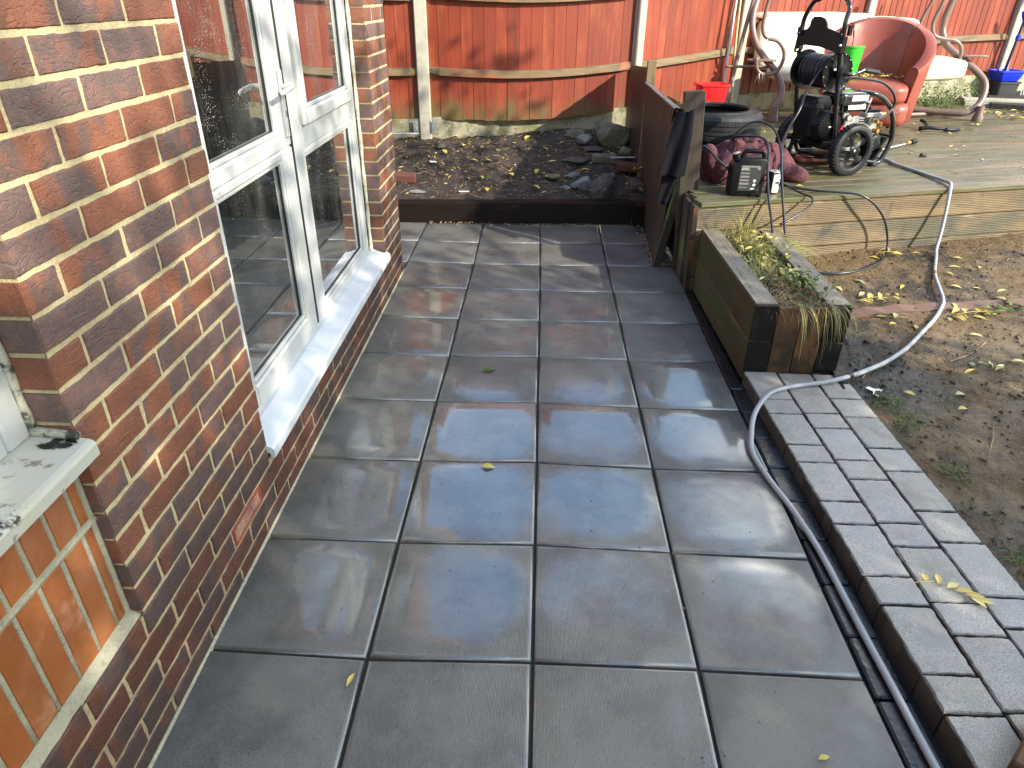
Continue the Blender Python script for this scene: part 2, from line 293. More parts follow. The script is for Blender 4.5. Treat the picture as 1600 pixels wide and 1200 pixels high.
MT['gravel_board'] = M('mossy_concrete_gravel_board', (0.33, 0.295, 0.20), 0.85, layers=((7, 0.42, 0.62, (0.170, 0.160, 0.075)), (35, 0.56, 0.7, (0.42, 0.38, 0.27)), (16, 0.62, 0.75, (0.075, 0.075, 0.04))), bump=((90, 0.002), (14, 0.003)))
MT['screen_wood'] = M('dark_brown_screen', (0.042, 0.019, 0.011), 0.5, coord='bc', layers=(((2, 26, 26), 0.45, 0.70, (0.030, 0.015, 0.010)), ((1, 7, 7), 0.56, 0.7, (0.11, 0.048, 0.022))), bump=(((5, 100, 100), 0.0015),), rnd=0.15)
MT['screen_cap'] = M('grey_capping', (0.17, 0.15, 0.13), 0.5, coord='bc', layers=(((3, 40, 40), 0.5, 0.7, (0.08, 0.06, 0.05)),), bump=(((5, 100, 100), 0.0015),))
MT['mossy_wood'] = M('mossy_timber', (0.038, 0.024, 0.014), 0.6, coord='bc', layers=(((3, 20, 20), 0.45, 0.6, (0.028, 0.018, 0.011)), ((2.5, 8, 8), 0.54, 0.66, (0.105, 0.120, 0.025))), bump=(((5, 80, 80), 0.002),))
MT['cloth_black'] = M('black_cotton', (0.006, 0.006, 0.009), 0.9, spec=0.15, bump=((300, 0.0008),))
MT['blanket'] = M('maroon_fleece', (0.085, 0.020, 0.026), 0.95, layers=((70, 0.45, 0.65, (0.15, 0.055, 0.065)), (8, 0.5, 0.7, (0.055, 0.014, 0.018)), (200, 0.6, 0.7, (0.25, 0.13, 0.14))), bump=((110, 0.004), (30, 0.004)))
MT['tyre'] = M('worn_tyre_rubber', (0.014, 0.015, 0.016), 0.6, spec=0.35, layers=((9, 0.45, 0.7, (0.036, 0.036, 0.033)),), bump=((70, 0.001),))
MT['swing_tube'] = M('brown_powder_coated_tube', (0.190, 0.125, 0.098), 0.34, layers=((12, 0.55, 0.75, (0.15, 0.10, 0.08)), (60, 0.72, 0.78, (0.12, 0.06, 0.03))))
MT['cream_fabric'] = M('cream_fabric', (0.72, 0.67, 0.50), 0.85, layers=((3.5, 0.48, 0.7, (0.66, 0.62, 0.40)), (18, 0.66, 0.78, (0.40, 0.36, 0.22))), bump=((8, 0.012), (160, 0.001)))
MT['red_leather'] = M('red_faux_leather', (0.27, 0.058, 0.032), 0.4, layers=((5, 0.48, 0.7, (0.24, 0.052, 0.030)), (24, 0.68, 0.78, (0.48, 0.16, 0.11))), bump=((180, 0.0006), (5, 0.006)))
MT['green_plastic'] = M('green_plastic', (0.04, 0.52, 0.03), 0.35)
MT['blue_plastic'] = M('blue_plastic', (0.015, 0.045, 0.75), 0.35)
MT['dark_blue_tube'] = M('dark_metal_handle', (0.03, 0.04, 0.06), 0.35)
MT['hose_grey'] = M('grey_garden_hose', (0.36, 0.37, 0.37), 0.32, layers=(((60, 60, 60), 0.60, 0.72, (0.28, 0.28, 0.265)), (9, 0.6, 0.75, (0.27, 0.25, 0.19))), bump=((300, 0.0006),))
MT['hose_black'] = M('black_pressure_hose', (0.014, 0.016, 0.022), 0.3)
MT['stone'] = M('garden_stone', (0.15, 0.125, 0.09), 0.85, layers=((5, 0.45, 0.65, (0.10, 0.105, 0.04)), (22, 0.5, 0.72, (0.22, 0.19, 0.14)), (60, 0.6, 0.75, (0.05, 0.04, 0.03))), bump=((14, 0.012), (60, 0.005)))
MT['granite'] = M('dark_rough_rock', (0.075, 0.055, 0.050), 0.8, layers=((40, 0.5, 0.66, (0.15, 0.12, 0.11)), (15, 0.5, 0.7, (0.045, 0.035, 0.03))), bump=((18, 0.015), (70, 0.006)))
MT['greyblock'] = M('grey_concrete_lump', (0.16, 0.17, 0.165), 0.8, layers=((60, 0.5, 0.7, (0.26, 0.27, 0.26)),), bump=((60, 0.004),))
MT['old_brick'] = M('old_red_brick', (0.11, 0.035, 0.022), 0.85, layers=((12, 0.45, 0.7, (0.10, 0.035, 0.022)),), bump=((60, 0.003),))
MT['white_bit'] = M('white_plastic_scrap', (0.7, 0.7, 0.68), 0.5)
MT['leaf_yellow'] = M('yellow_autumn_leaf', (0.62, 0.47, 0.07), 0.5, rnd=0.25, rndcol=(0.50, 0.40, 0.14))
MT['leaf_litter'] = M('leaf_litter', (0.14, 0.075, 0.035), 0.7, rnd=0.4, rndcol=(0.36, 0.26, 0.08))
MT['leaf_pale'] = M('pale_green_leaf', (0.30, 0.34, 0.16), 0.5, rnd=0.2, rndcol=(0.42, 0.38, 0.12))
MT['leaf_green'] = M('green_leaf', (0.045, 0.10, 0.018), 0.6, spec=0.3, rnd=0.35, rndcol=(0.11, 0.15, 0.03))
MT['grass'] = M('mixed_grass', (0.095, 0.13, 0.022), 0.6, rnd=0.3, rndcol=(0.42, 0.36, 0.11))
MT['grass_dry'] = M('dry_grass', (0.17, 0.11, 0.05), 0.7, rnd=0.4, rndcol=(0.30, 0.23, 0.09))
MT['twig'] = M('dry_twig', (0.13, 0.085, 0.05), 0.8, rnd=0.5, rndcol=(0.30, 0.19, 0.11))
MT['reddish_strip'] = M('buried_reddish_board', (0.165, 0.085, 0.052), 0.6, coord='bc', layers=(((2, 12, 12), 0.45, 0.65, (0.14, 0.065, 0.04)), (9, 0.56, 0.7, (0.10, 0.065, 0.035))), bump=(((4, 50, 50), 0.003),))
MT['bark'] = M('bark', (0.10, 0.075, 0.05), 0.9, layers=((12, 0.5, 0.7, (0.05, 0.04, 0.03)),), bump=((20, 0.02),))
MT['tree_leaf'] = M('tree_foliage', (0.06, 0.10, 0.02), 0.5, rnd=0.35, rndcol=(0.16, 0.15, 0.03))
MT['puddle'] = M('milky_puddle', (0.50, 0.48, 0.42), 0.05, coat=1.0)
MT['silver'] = M('silver_can_lid', (0.75, 0.76, 0.78), 0.25, metal=0.9)

def wetzone(mt, zones, col, rough):
    t = mt.node_tree; bs = t.nodes['Principled BSDF']; src = vec_src(t, 'obj')
    old = bs.inputs['Base Color'].links[0].from_socket; ro = bs.inputs['Roughness'].links[0].from_socket
    sp = t.nodes.new('ShaderNodeSeparateXYZ'); t.links.new(src, sp.inputs[0]); pool = None
    for (px, py, rx, ry, k_) in zones:
        ax = math_n(t, 'POWER', math_n(t, 'ABSOLUTE', math_n(t, 'MULTIPLY', math_n(t, 'SUBTRACT', sp.outputs[0], px), 1/rx)), 2.0)
        ay = math_n(t, 'POWER', math_n(t, 'ABSOLUTE', math_n(t, 'MULTIPLY', math_n(t, 'SUBTRACT', sp.outputs[1], py), 1/ry)), 2.0)
        gg = math_n(t, 'MULTIPLY', math_n(t, 'EXPONENT', math_n(t, 'MULTIPLY', math_n(t, 'ADD', ax, ay), -1.0)), k_)
        pool = gg if pool is None else math_n(t, 'MAXIMUM', pool, gg)
    f = ramp(t, math_n(t, 'ADD', pool, math_n(t, 'MULTIPLY', noise_n(t, src, 7, 6, 0.65), 0.8)), 0.55, 0.95)
    t.links.new(mixc(t, f, old, col), bs.inputs['Base Color'])
    m_ = t.nodes.new('ShaderNodeMix'); t.links.new(f, m_.inputs[0]); t.links.new(ro, m_.inputs[2]); m_.inputs[3].default_value = rough
    t.links.new(m_.outputs[0], bs.inputs['Roughness'])
wetzone(MT['mud'], ((1.60, 1.65, .35, .40, .60), (1.8, 1.2, .35, .4, .25), (1.75, 0.4, .3, .6, .30), (1.7, 2.0, .3, .2, .35), (2.6, 1.9, .4, .25, .2)), (0.030, 0.025, 0.021), 0.34)
def splash(mt, z0, z1, col):
    t = mt.node_tree; bs = t.nodes['Principled BSDF']; src = vec_src(t, 'obj')
    old = bs.inputs['Base Color'].links[0].from_socket
    sp = t.nodes.new('ShaderNodeSeparateXYZ'); t.links.new(src, sp.inputs[0])
    h = math_n(t, 'ADD', sp.outputs[2], math_n(t, 'MULTIPLY', noise_n(t, src, 40, 4, 0.6), 0.010))
    t.links.new(mixc(t, ramp(t, h, z1, z0), old, col), bs.inputs['Base Color'])
splash(MT['paver'], 0.046, 0.053, (0.060, 0.048, 0.034))
def lower_shade(mt, z0, z1, k):
    # shade on the lower wall, painted into the colour of its courses
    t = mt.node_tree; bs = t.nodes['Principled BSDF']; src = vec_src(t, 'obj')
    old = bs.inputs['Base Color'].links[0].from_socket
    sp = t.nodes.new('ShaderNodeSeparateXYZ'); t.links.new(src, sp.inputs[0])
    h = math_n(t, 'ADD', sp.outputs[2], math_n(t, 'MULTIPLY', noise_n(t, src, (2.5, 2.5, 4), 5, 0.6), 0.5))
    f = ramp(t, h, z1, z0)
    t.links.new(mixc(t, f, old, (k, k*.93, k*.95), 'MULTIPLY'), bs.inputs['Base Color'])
lower_shade(MT['brick'], 0.45, 0.95, 0.42); lower_shade(MT['mortar'], 0.35, 0.80, 0.62)
algae(MT['fence_red'], 0.86, 1.10, (0.115, 0.095, 0.030))

# ------------------------------------------------------------------ mesh helpers
class MB:
    def __init__(s): s.v = []; s.f = []; s.bc = []; s.r = []; s.loc = []; s.useloc = False
    def add(s, v, f, bc=None, rnd=0.5, loc=None):
        n = len(s.v)
        s.v += [tuple(p) for p in v]; s.f += [tuple(i+n for i in q) for q in f]
        s.bc += [tuple(p) for p in (bc if bc is not None else v)]
        s.r += [rnd]*len(v)
        if loc is not None: s.useloc = True
        s.loc += [tuple(p) for p in (loc if loc is not None else v)]
    def build(s, name, mt, parent=None, smooth=False, origin=(0, 0, 0), angle=None, local=False):
        o3 = Vector(origin)
        if parent is not None and not local:
            o3 = Vector((0, 0, 0)); p_ = parent
            while p_: o3 += p_.location; p_ = p_.parent
        if parent is not None and local: o3 = Vector((0, 0, 0))
        me = D.meshes.new(name)
        me.from_pydata([(p[0]-o3.x, p[1]-o3.y, p[2]-o3.z) for p in s.v], [], s.f)
        a = me.attributes.new('bc', 'FLOAT_VECTOR', 'POINT'); a.data.foreach_set('vector', [c for p in s.bc for c in p])
        a = me.attributes.new('rnd', 'FLOAT', 'POINT'); a.data.foreach_set('value', s.r)
        if s.useloc:
            a = me.attributes.new('loc', 'FLOAT_VECTOR', 'POINT'); a.data.foreach_set('vector', [c for p in s.loc for c in p])
        me.materials.append(MT[mt] if isinstance(mt, str) else mt)
        if smooth: me.polygons.foreach_set('use_smooth', [True]*len(me.polygons))
        me.update()
        if smooth and angle is not None:
            me.set_sharp_from_angle(angle=R(angle))
        ob = D.objects.new(name, me); COL.objects.link(ob)
        if parent is not None: ob.parent = parent
        else: ob.location = o3
        return ob

def tag(o, label=None, cat=None, group=None, kind=None):
    if label: o['label'] = label
    if cat: o['category'] = cat
    if group: o['group'] = group
    if kind: o['kind'] = kind
    return o

def empty(name, loc=(0, 0, 0), rot=(0, 0, 0)):
    e = D.objects.new(name, None); COL.objects.link(e); e.location = loc; e.rotation_euler = rot
    e.empty_display_size = 0.1; return e

def rv(k=40): return Vector((random.uniform(-k, k), random.uniform(-k, k), random.uniform(-k, k)))

def box(mb, c, s, rot=None, bev=0.003, axis=0, rnd=None, jit=0.0):
    """chamfered box; bc x runs along `axis` (the grain)"""
    c = Vector(c); h = [x/2 for x in s]; bev = min(bev, min(h)*0.45)
    vs = []; idx = {}
    for sx_ in (-1, 1):
        for sy_ in (-1, 1):
            for sz_ in (-1, 1):
                sg = (sx_, sy_, sz_)
                j = Vector((random.uniform(-jit, jit), random.uniform(-jit, jit), random.uniform(-jit, jit)))
                for a in range(3):
                    p = Vector([sg[k]*(h[k] if k == a else h[k]-bev) for k in range(3)]) + j
                    idx[(sg, a)] = len(vs); vs.append(p)
    fs = []
    def fix(q):
        a, b, d = vs[q[0]], vs[q[1]], vs[q[2]]
        n = (b-a).cross(d-a); ce = sum((vs[i] for i in q), Vector())/len(q)
        return q if n.dot(ce) > 0 else q[::-1]
    for a in range(3):
        o1, o2 = [k for k in range(3) if k != a]
        for sa in (-1, 1):
            q = []
            for u, v in ((-1, -1), (1, -1), (1, 1), (-1, 1)):
                sg = [0, 0, 0]; sg[a] = sa; sg[o1] = u; sg[o2] = v; q.append(idx[(tuple(sg), a)])
            fs.append(fix(q))
    for a, b in ((0, 1), (0, 2), (1, 2)):
        k = 3-a-b
        for sa in (-1, 1):
            for sb in (-1, 1):
                q = []
                for sk, ax in ((-1, a), (1, a), (1, b), (-1, b)):
                    sg = [0, 0, 0]; sg[a] = sa; sg[b] = sb; sg[k] = sk; q.append(idx[(tuple(sg), ax)])
                fs.append(fix(q))
    for sg in {k[0] for k in idx}:
        fs.append(fix([idx[(sg, 0)], idx[(sg, 1)], idx[(sg, 2)]]))
    off = rv()
    order = [axis] + [k for k in range(3) if k != axis]
    bc = [Vector((p[order[0]], p[order[1]], p[order[2]])) + off for p in vs]
    if rot is not None:
        m3 = rot if isinstance(rot, Matrix) else Euler(rot).to_matrix()
        vs = [m3 @ p for p in vs]
    mb.add([p+c for p in vs], fs, bc, random.random() if rnd is None else rnd)

def cr(pts, n=6, closed=False):
    P = [Vector(p) for p in pts]; out = []
    N = len(P)
    rng = range(N if closed else N-1)
    for i in rng:
        p0 = P[(i-1) % N] if (closed or i > 0) else P[0]*2-P[1]
        p1 = P[i]; p2 = P[(i+1) % N]
        p3 = P[(i+2) % N] if (closed or i+2 < N) else p2*2-p1
        for k in range(n):
            t = k/n
            out.append(0.5*((2*p1)+(-p0+p2)*t+(2*p0-5*p1+4*p2-p3)*t*t+(-p0+3*p1-3*p2+p3)*t**3))
    if not closed: out.append(P[-1])
    return out

def tube(mb, pts, r, seg=10, smooth=6, closed=False, rnd=0.5, caps=True):
    P = cr(pts, smooth, closed) if smooth else [Vector(p) for p in pts]
    n = len(P); vs = []; bc = []
    rad = r if callable(r) else (lambda t: r)
    T0 = (P[1]-P[0]).normalized()
    ref = Vector((0, 0, 1)) if abs(T0.z) < 0.9 else Vector((1, 0, 0))
    N = (ref - T0*ref.dot(T0)).normalized(); acc = 0
    for i in range(n):
        if closed: T = (P[(i+1) % n]-P[i-1]).normalized()
        else: T = (P[min(i+1, n-1)]-P[max(i-1, 0)]).normalized()
        N = (N - T*N.dot(T)).normalized(); B = T.cross(N)
        if i: acc += (P[i]-P[i-1]).length
        rr_ = rad(i/(n-1))
        for k in range(seg):
            a = 2*PI*k/seg
            vs.append(P[i]+(N*math.cos(a)+B*math.sin(a))*rr_); bc.append(Vector((acc, math.cos(a)*rr_, math.sin(a)*rr_)))
    fs = []
    for i in range(n if closed else n-1):
        j = (i+1) % n
        for k in range(seg):
            k2 = (k+1) % seg
            fs.append((i*seg+k, i*seg+k2, j*seg+k2, j*seg+k))
    if not closed and caps:
        fs.append(tuple(range(seg))[::-1]); fs.append(tuple((n-1)*seg+k for k in range(seg)))
    mb.add(vs, fs, bc, rnd)

def lathe(mb, prof, c=(0, 0, 0), axis=(0, 0, 1), seg=32, xdir=None, a0=0, a1=2*PI, rnd=0.5, closedprof=False):
    """prof: (radius, height along axis)"""
    c = Vector(c); A = Vector(axis).normalized()
    X = Vector(xdir) if xdir else (Vector((1, 0, 0)) if abs(A.x) < 0.9 else Vector((0, 1, 0)))
    X = (X-A*X.dot(A)).normalized(); Y = A.cross(X)
    vs = []; fs = []; m_ = len(prof); full = abs(a1-a0-2*PI) < 1e-6
    ns = seg if full else seg+1
    for i in range(ns):
        a = a0+(a1-a0)*i/seg
        for (r_, h_) in prof: vs.append(c+A*h_+(X*math.cos(a)+Y*math.sin(a))*r_)
    for i in range(seg):
        j = (i+1) % ns
        for k in range(m_ if closedprof else m_-1):
            k2 = (k+1) % m_
            fs.append((i*m_+k, j*m_+k, j*m_+k2, i*m_+k2))
    mb.add(vs, fs, None, rnd)

def prism(mb, poly, o, U, V, N, th, rnd=0.5, bev=0.0):
    """extrude a 2-D polygon (u,v) placed at o, thickness th along N"""
    o, U, V, N = map(Vector, (o, U, V, N)); n = len(poly)
    fr = [o+U*a+V*b+N*th for a, b in poly]; bk = [o+U*a+V*b for a, b in poly]
    area = sum(poly[i][0]*poly[(i+1) % n][1]-poly[(i+1) % n][0]*poly[i][1] for i in range(n))
    flip = (area < 0) != (U.cross(V).dot(N) < 0)
    fs = [tuple(range(n)), tuple(range(2*n-1, n-1, -1))] + [(i, n+i, n+(i+1) % n, (i+1) % n) for i in range(n)]
    if flip: fs = [q[::-1] for q in fs]
    off = rv()
    mb.add(fr+bk, fs, [p+off for p in fr+bk], rnd)

def grid(mb, nu, nv, fn, closed_u=False, bcf=None, rnd=0.5):
    vs = [Vector(fn(i/(nu-1 if not closed_u else nu), j/(nv-1))) for j in range(nv) for i in range(nu)]
    fs = []
    for j in range(nv-1):
        for i in range(nu if closed_u else nu-1):
            i2 = (i+1) % nu
            fs.append((j*nu+i, j*nu+i2, (j+1)*nu+i2, (j+1)*nu+i))
    mb.add(vs, fs, None, rnd)

def superbox(mb, c, s, rot=None, p=4.0, nu=28, nv=16, fn=None, rnd=0.5):
    """soft pillow-like superellipsoid"""
    c = Vector(c); m3 = (rot if isinstance(rot, Matrix) else Euler(rot).to_matrix()) if rot is not None else Matrix.Identity(3)
    vs = []; 
    for j in range(nv+1):
        ph = -PI/2+PI*j/nv
        for i in range(nu):
            th = 2*PI*i/nu
            d = Vector((math.cos(ph)*math.cos(th), math.cos(ph)*math.sin(th), math.sin(ph)))
            k = (abs(d.x)**p+abs(d.y)**p+abs(d.z)**p)**(-1/p)
            v = Vector((d.x*k*s[0]/2, d.y*k*s[1]/2, d.z*k*s[2]/2))
            if fn: v = fn(v)
            vs.append(m3 @ v + c)
    fs = [(j*nu+i, j*nu+(i+1) % nu, (j+1)*nu+(i+1) % nu, (j+1)*nu+i) for j in range(nv) for i in range(nu)]
    mb.add(vs, fs, None, rnd)

def rock(name, mt, c, s, seed, parent=None, flat=0.5, smooth=False):
    mb = MB(); c = Vector(c); rnd_ = random.Random(seed)
    planes = []
    for _ in range(9):
        n = Vector((rnd_.gauss(0, 1), rnd_.gauss(0, 1), rnd_.gauss(0, 1))).normalized(); planes.append((n, rnd_.uniform(0.55, 0.85)))
    nu, nv = 26, 16; vs = []
    for j in range(nv+1):
        ph = -PI/2+PI*j/nv
        for i in range(nu):
            th = 2*PI*i/nu
            d = Vector((math.cos(ph)*math.cos(th), math.cos(ph)*math.sin(th), math.sin(ph)))
            r_ = 1.0
            for n, k in planes:
                dt = d.dot(n)
                if dt > 0: r_ = min(r_, k/dt)
            r_ *= 1+0.10*noise.noise(d*2.5+Vector((seed, 0, 0)))
            vs.append(Vector((d.x*r_*s[0], d.y*r_*s[1], d.z*r_*s[2]))+c)
    mb.add(vs, [(j*nu+i, j*nu+(i+1) % nu, (j+1)*nu+(i+1) % nu, (j+1)*nu+i) for j in range(nv) for i in range(nu)])
    return mb.build(name, mt, parent, smooth=smooth, origin=c if parent is None else (0, 0, 0), angle=35)

def leaf(mb, c, L_, W_, yaw_, tilt=0.1, roll_=0.0, curl=0.15, rnd=None):
    """pointed leaflet, folded along the midrib"""
    m3 = Matrix.Rotation(yaw_, 3, 'Z') @ Matrix.Rotation(tilt, 3, 'Y') @ Matrix.Rotation(roll_, 3, 'X')
    c = Vector(c); prof = (0.02, 0.55, 0.95, 1.0, 0.75, 0.35, 0.0); vs = []; n = len(prof)
    for i, k in enumerate(prof):
        t = i/(n-1); x = (t-0.5)*L_; w_ = k*W_/2; z = -curl*L_*(t-0.5)**2*2
        for s_ in (-1, 0, 1): vs.append(m3 @ Vector((x, s_*w_, z+(0.22*w_ if s_ else 0)))+c)
    fs = []
    for i in range(n-1):
        for k in range(2): fs.append((i*3+k, (i+1)*3+k, (i+1)*3+k+1, i*3+k+1))
    mb.add(vs, fs, None, random.random() if rnd is None else rnd)

def blade(mb, base, d, L_, w_, droop, rnd=None, seg=5):
    base = Vector(base); d = Vector(d).normalized(); side = d.cross(Vector((0, 0, 1)))
    side = side.normalized() if side.length > 1e-3 else Vector((1, 0, 0))
    vs = []; p = base.copy(); v = d.copy()
    for i in range(seg+1):
        t = i/seg; ww = w_*(1-t)**0.7+0.0003
        vs += [p-side*ww/2, p+side*ww/2]
        v = (v+Vector((0, 0, -droop/seg))).normalized(); p = p+v*L_/seg
    mb.add(vs, [(2*i, 2*i+1, 2*i+3, 2*i+2) for i in range(seg)], None, random.random() if rnd is None else rnd)

# ================================================================== SETTING
S_ = 0.4583
GR = {(-1, 0): (-0.4624, -0.0066), (-1, 1): (-0.4621, 0.4591), (-1, 2): (-0.4599, 0.9216), (-1, 3): (-0.4595, 1.3771), (-1, 4): (-0.4549, 1.8238), (-1, 5): (-0.4575, 2.2848), (-1, 6): (-0.4555, 2.7417), (-1, 7): (-0.4545, 3.198), (-1, 8): (-0.4593, 3.6499), (-1, 9): (-0.4653, 4.1079),
      (0, 0): (0.001, 0.0053), (0, 1): (0.002, 0.4702), (0, 2): (0.0034, 0.9377), (0, 3): (0.0014, 1.3911), (0, 4): (0.0035, 1.8375), (0, 5): (0.0034, 2.2855), (0, 6): (0.004, 2.7377), (0, 7): (0.0009, 3.2011), (0, 8): (-0.0023, 3.6697), (0, 9): (-0.0054, 4.135),
      (1, 0): (0.4622, 0.0029), (1, 1): (0.4586, 0.4566), (1, 2): (0.4596, 0.9195), (1, 3): (0.4612, 1.3721), (1, 4): (0.4583, 1.8281), (1, 5): (0.4615, 2.2865), (1, 6): (0.4615, 2.734), (1, 7): (0.4593, 3.2071), (1, 8): (0.4622, 3.6851), (1, 9): (0.4625, 4.155),
      (2, 0): (0.9091, -0.0061), (2, 1): (0.9104, 0.4469), (2, 3): (0.9101, 1.3692), (2, 4): (0.9128, 1.8193), (2, 5): (0.9145, 2.2857), (2, 6): (0.9188, 2.7514)}
def gp(i, j):
    if (i, j) in GR: return GR[(i, j)]
    return (i*S_, j*S_+0.004)
SL = MB()
for i in range(-6, 2):
    for j in range(-6, 9):
        if i < -2 and j < 6: continue
        cs = [Vector(gp(a, b)) for a, b in ((i, j), (i+1, j), (i+1, j+1), (i, j+1))]
        ce = sum(cs, Vector((0, 0)))/4
        off = rv(); rn = random.random()
        tz = [random.uniform(-0.0016, 0.0016) for _ in range(4)]
        rings = []
        for g, z in ((0.0040, -0.045), (0.0040, -0.0085), (0.0062, -0.0040), (0.0105, -0.0012), (0.0150, 0.0), (0.09, -0.0006)):
            ring = []
            for k in range(4):
                a, b, c_ = cs[k-1], cs[k], cs[(k+1) % 4]
                e1 = (a-b).normalized(); e2 = (c_-b).normalized()
                p = b+(e1+e2)*g
                ring.append(Vector((p.x, p.y, z+(tz[k] if z > -0.04 else 0))))
            rings.append(ring)
        vs = [p for r_ in rings for p in r_]; fs = []
        for r_ in range(len(rings)-1):
            for k in range(4):
                fs.append((r_*4+k, r_*4+(k+1) % 4, (r_+1)*4+(k+1) % 4, (r_+1)*4+k))
        n0 = (len(rings)-1)*4; fs.append((n0, n0+1, n0+2, n0+3))
        SL.add(vs, fs, [p-Vector((ce.x, ce.y, 0))+off for p in vs], rn, loc=[p-Vector((ce.x, ce.y, 0)) for p in vs])
tag(SL.build('patio_slabs', 'slab', smooth=True, angle=60), kind='structure')
g = MB(); g.add([(-3, -3.2, -0.014), (0.9, -3.2, -0.014), (0.9, 4.3, -0.014), (-3, 4.3, -0.014)], [(0, 1, 2, 3)])
tag(g.build('patio_bed', 'grout'), kind='structure')
g = MB(); g.add([(-80, -80, -0.30), (80, -80, -0.30), (80, 80, -0.30), (-80, 80, -0.30)], [(0, 1, 2, 3)])
tag(g.build('ground', 'mud'), kind='structure')

# black edging bricks in the channel beside the slabs
g = MB(); y = -2.105
while y < 1.6:
    box(g, (0.970, y+0.1025, -0.048), (0.088, 0.199, 0.065), bev=0.006, axis=1, jit=0.002)
    y += 0.205
tag(g.build('channel_edging', 'edging'), kind='structure')
g = MB(); box(g, (0.948, 2.2, -0.03), (0.062, 1.25, 0.045), bev=0.004, axis=1)
g.add([(0.90, -3, -0.035), (1.1, -3, -0.035), (1.1, 2.9, -0.035), (0.90, 2.9, -0.035)], [(0, 1, 2, 3)])
tag(g.build('channel_bed', 'edging'), kind='structure')

# block paving strip, three courses of alternating blocks
def xl(y): return 1.003+(1.04-y)*0.030
PV = MB(); JT = MB()
cols = [(0.0, 0.155, [1.65, 1.395, 1.276, 1.043, 0.924, 0.692, 0.571, 0.333, 0.217, -0.021, -0.137, -0.375, -0.495, -0.73, -0.85, -1.09, -1.21, -1.45, -1.57, -1.81, -1.93, -2.2]),
        (0.155, 0.315, [1.64, 1.522, 1.286, 1.170, 0.946, 0.826, 0.585, 0.468, 0.235, 0.113, -0.125, -0.245, -0.48, -0.60, -0.84, -0.96, -1.2, -1.32, -1.56, -1.68, -1.92, -2.2]),
        (0.315, 0.470, [1.64, 1.415, 1.262, 1.034, 0.885, 0.655, 0.497, 0.262, 0.145, -0.09, -0.21, -0.45, -0.57, -0.81, -0.93, -1.17, -1.29, -1.53, -1.65, -2.2])]
for u0, u1, js in cols:
    for a, b in zip(js[:-1], js[1:]):
        yc = (a+b)/2; xo = xl(yc)
        if xo+u0 < 0.95: continue
        cx = xo+(u0+u1)/2; wv = u1-u0-0.006; hv = a-b-0.006
        if hv < 0.03: continue
        # crowned block with a rough arris
        off = rv(); rn = random.random(); vs = []; fs = []; ns = 40
        zt = 0.050+random.uniform(-0.0015, 0.0015); tx = random.uniform(-0.006, 0.006); ty = random.uniform(-0.006, 0.006)
        pts = []
        nx = max(4, int(wv/0.016)); ny = max(4, int(hv/0.016))
        for k in range(nx): pts.append((-wv/2+wv*k/nx, -hv/2))
        for k in range(ny): pts.append((wv/2, -hv/2+hv*k/ny))
        for k in range(nx): pts.append((wv/2-wv*k/nx, hv/2))
        for k in range(ny): pts.append((-wv/2, hv/2-hv*k/ny))
        n = len(pts)
        for ins, z, jt in ((0, -0.05, 0.0008), (0.0, zt-0.008, 0.0020), (0.0050, zt-0.0008, 0.0022), (0.018, zt, 0.0)):
            for (px, py) in pts:
                fx = 1-2*ins/wv; fy = 1-2*ins/hv
                x_ = px*fx+random.uniform(-jt, jt); y_ = py*fy+random.uniform(-jt, jt)
                vs.append(Vector((cx+x_-0.030*(y_), yc+y_, z+(x_*tx+y_*ty if z > 0 else 0))))
        for r_ in range(3):
            for k in range(n): fs.append((r_*n+k, r_*n+(k+1) % n, (r_+1)*n+(k+1) % n, (r_+1)*n+k))
        fs.append(tuple(3*n+k for k in range(n)))
        PV.add(vs, fs, [p+off for p in vs], rn)
tag(PV.build('block_path', 'paver', smooth=True, angle=35), kind='structure')
JT.add([(xl(1.65)+0.006, 1.65, 0.030), (xl(-2.3)+0.006, -2.3, 0.030), (xl(-2.3)+0.466, -2.3, 0.030), (xl(1.65)+0.466, 1.65, 0.030)], [(0, 1, 2, 3)])
tag(JT.build('path_joints', 'grout'), kind='structure')

# mud
def mz(x, y):
    z = 0.035+0.06*max(0, y-1.2)+0.02*max(0, x-1.5)
    return min(z, 0.40)
def mudz(x, y):
    p = Vector((x, y, 0))
    z = mz(x, y)+0.016*noise.noise(p*2.2)+0.012*noise.noise(p*7)+0.007*noise.noise(p*19)+0.004*noise.noise(p*47)
    # softened rim against the paving
    e = max(0.0, 1.0-abs(x-xl(y)-0.47)/0.10)
    return z - 0.012*e
g = MB()
NX, NY = 210, 250
def mf(u, v):
    y = -1.4+6.4*v; x = 1.40+(7.6*u**1.7)
    if u == 0: x = xl(y)+0.455 if y < 1.66 else 1.40
    return (x, y, mudz(x, y))
grid(g, NX, NY, mf)
tag(g.build('mud_ground', 'mud', smooth=True), kind='structure')
g = MB(); grid(g, 40, 30, lambda u, v: (1.4+20*u, -9+7.7*v, mz(1.4+20*u, -1.4)+0.02*noise.noise(Vector((u*30, v*20, 0)))-0.01))
tag(g.build('garden_ground', 'mud', smooth=True), kind='structure')

# planting bed soil
def bz(x, y):
    t = min(max((y-4.25)/1.25, 0), 1.3); return .15+.28*t+.07*t*min(max((x+1)/2, 0), 1)
def bedz(x, y):
    p = Vector((x, y, 3))
    return bz(x, y)+0.030*noise.noise(p*3)+0.020*noise.noise(p*9)+0.014*noise.noise(p*24)+0.006*noise.noise(p*60)
g = MB(); grid(g, 200, 110, lambda u, v: (-2.6+3.6*u, 4.20+2.4*v, bedz(-2.6+3.6*u, 4.20+2.4*v)-(0.03 if v < 0.01 else 0)))
tag(g.build('bed_soil', 'soil', smooth=True), kind='structure')

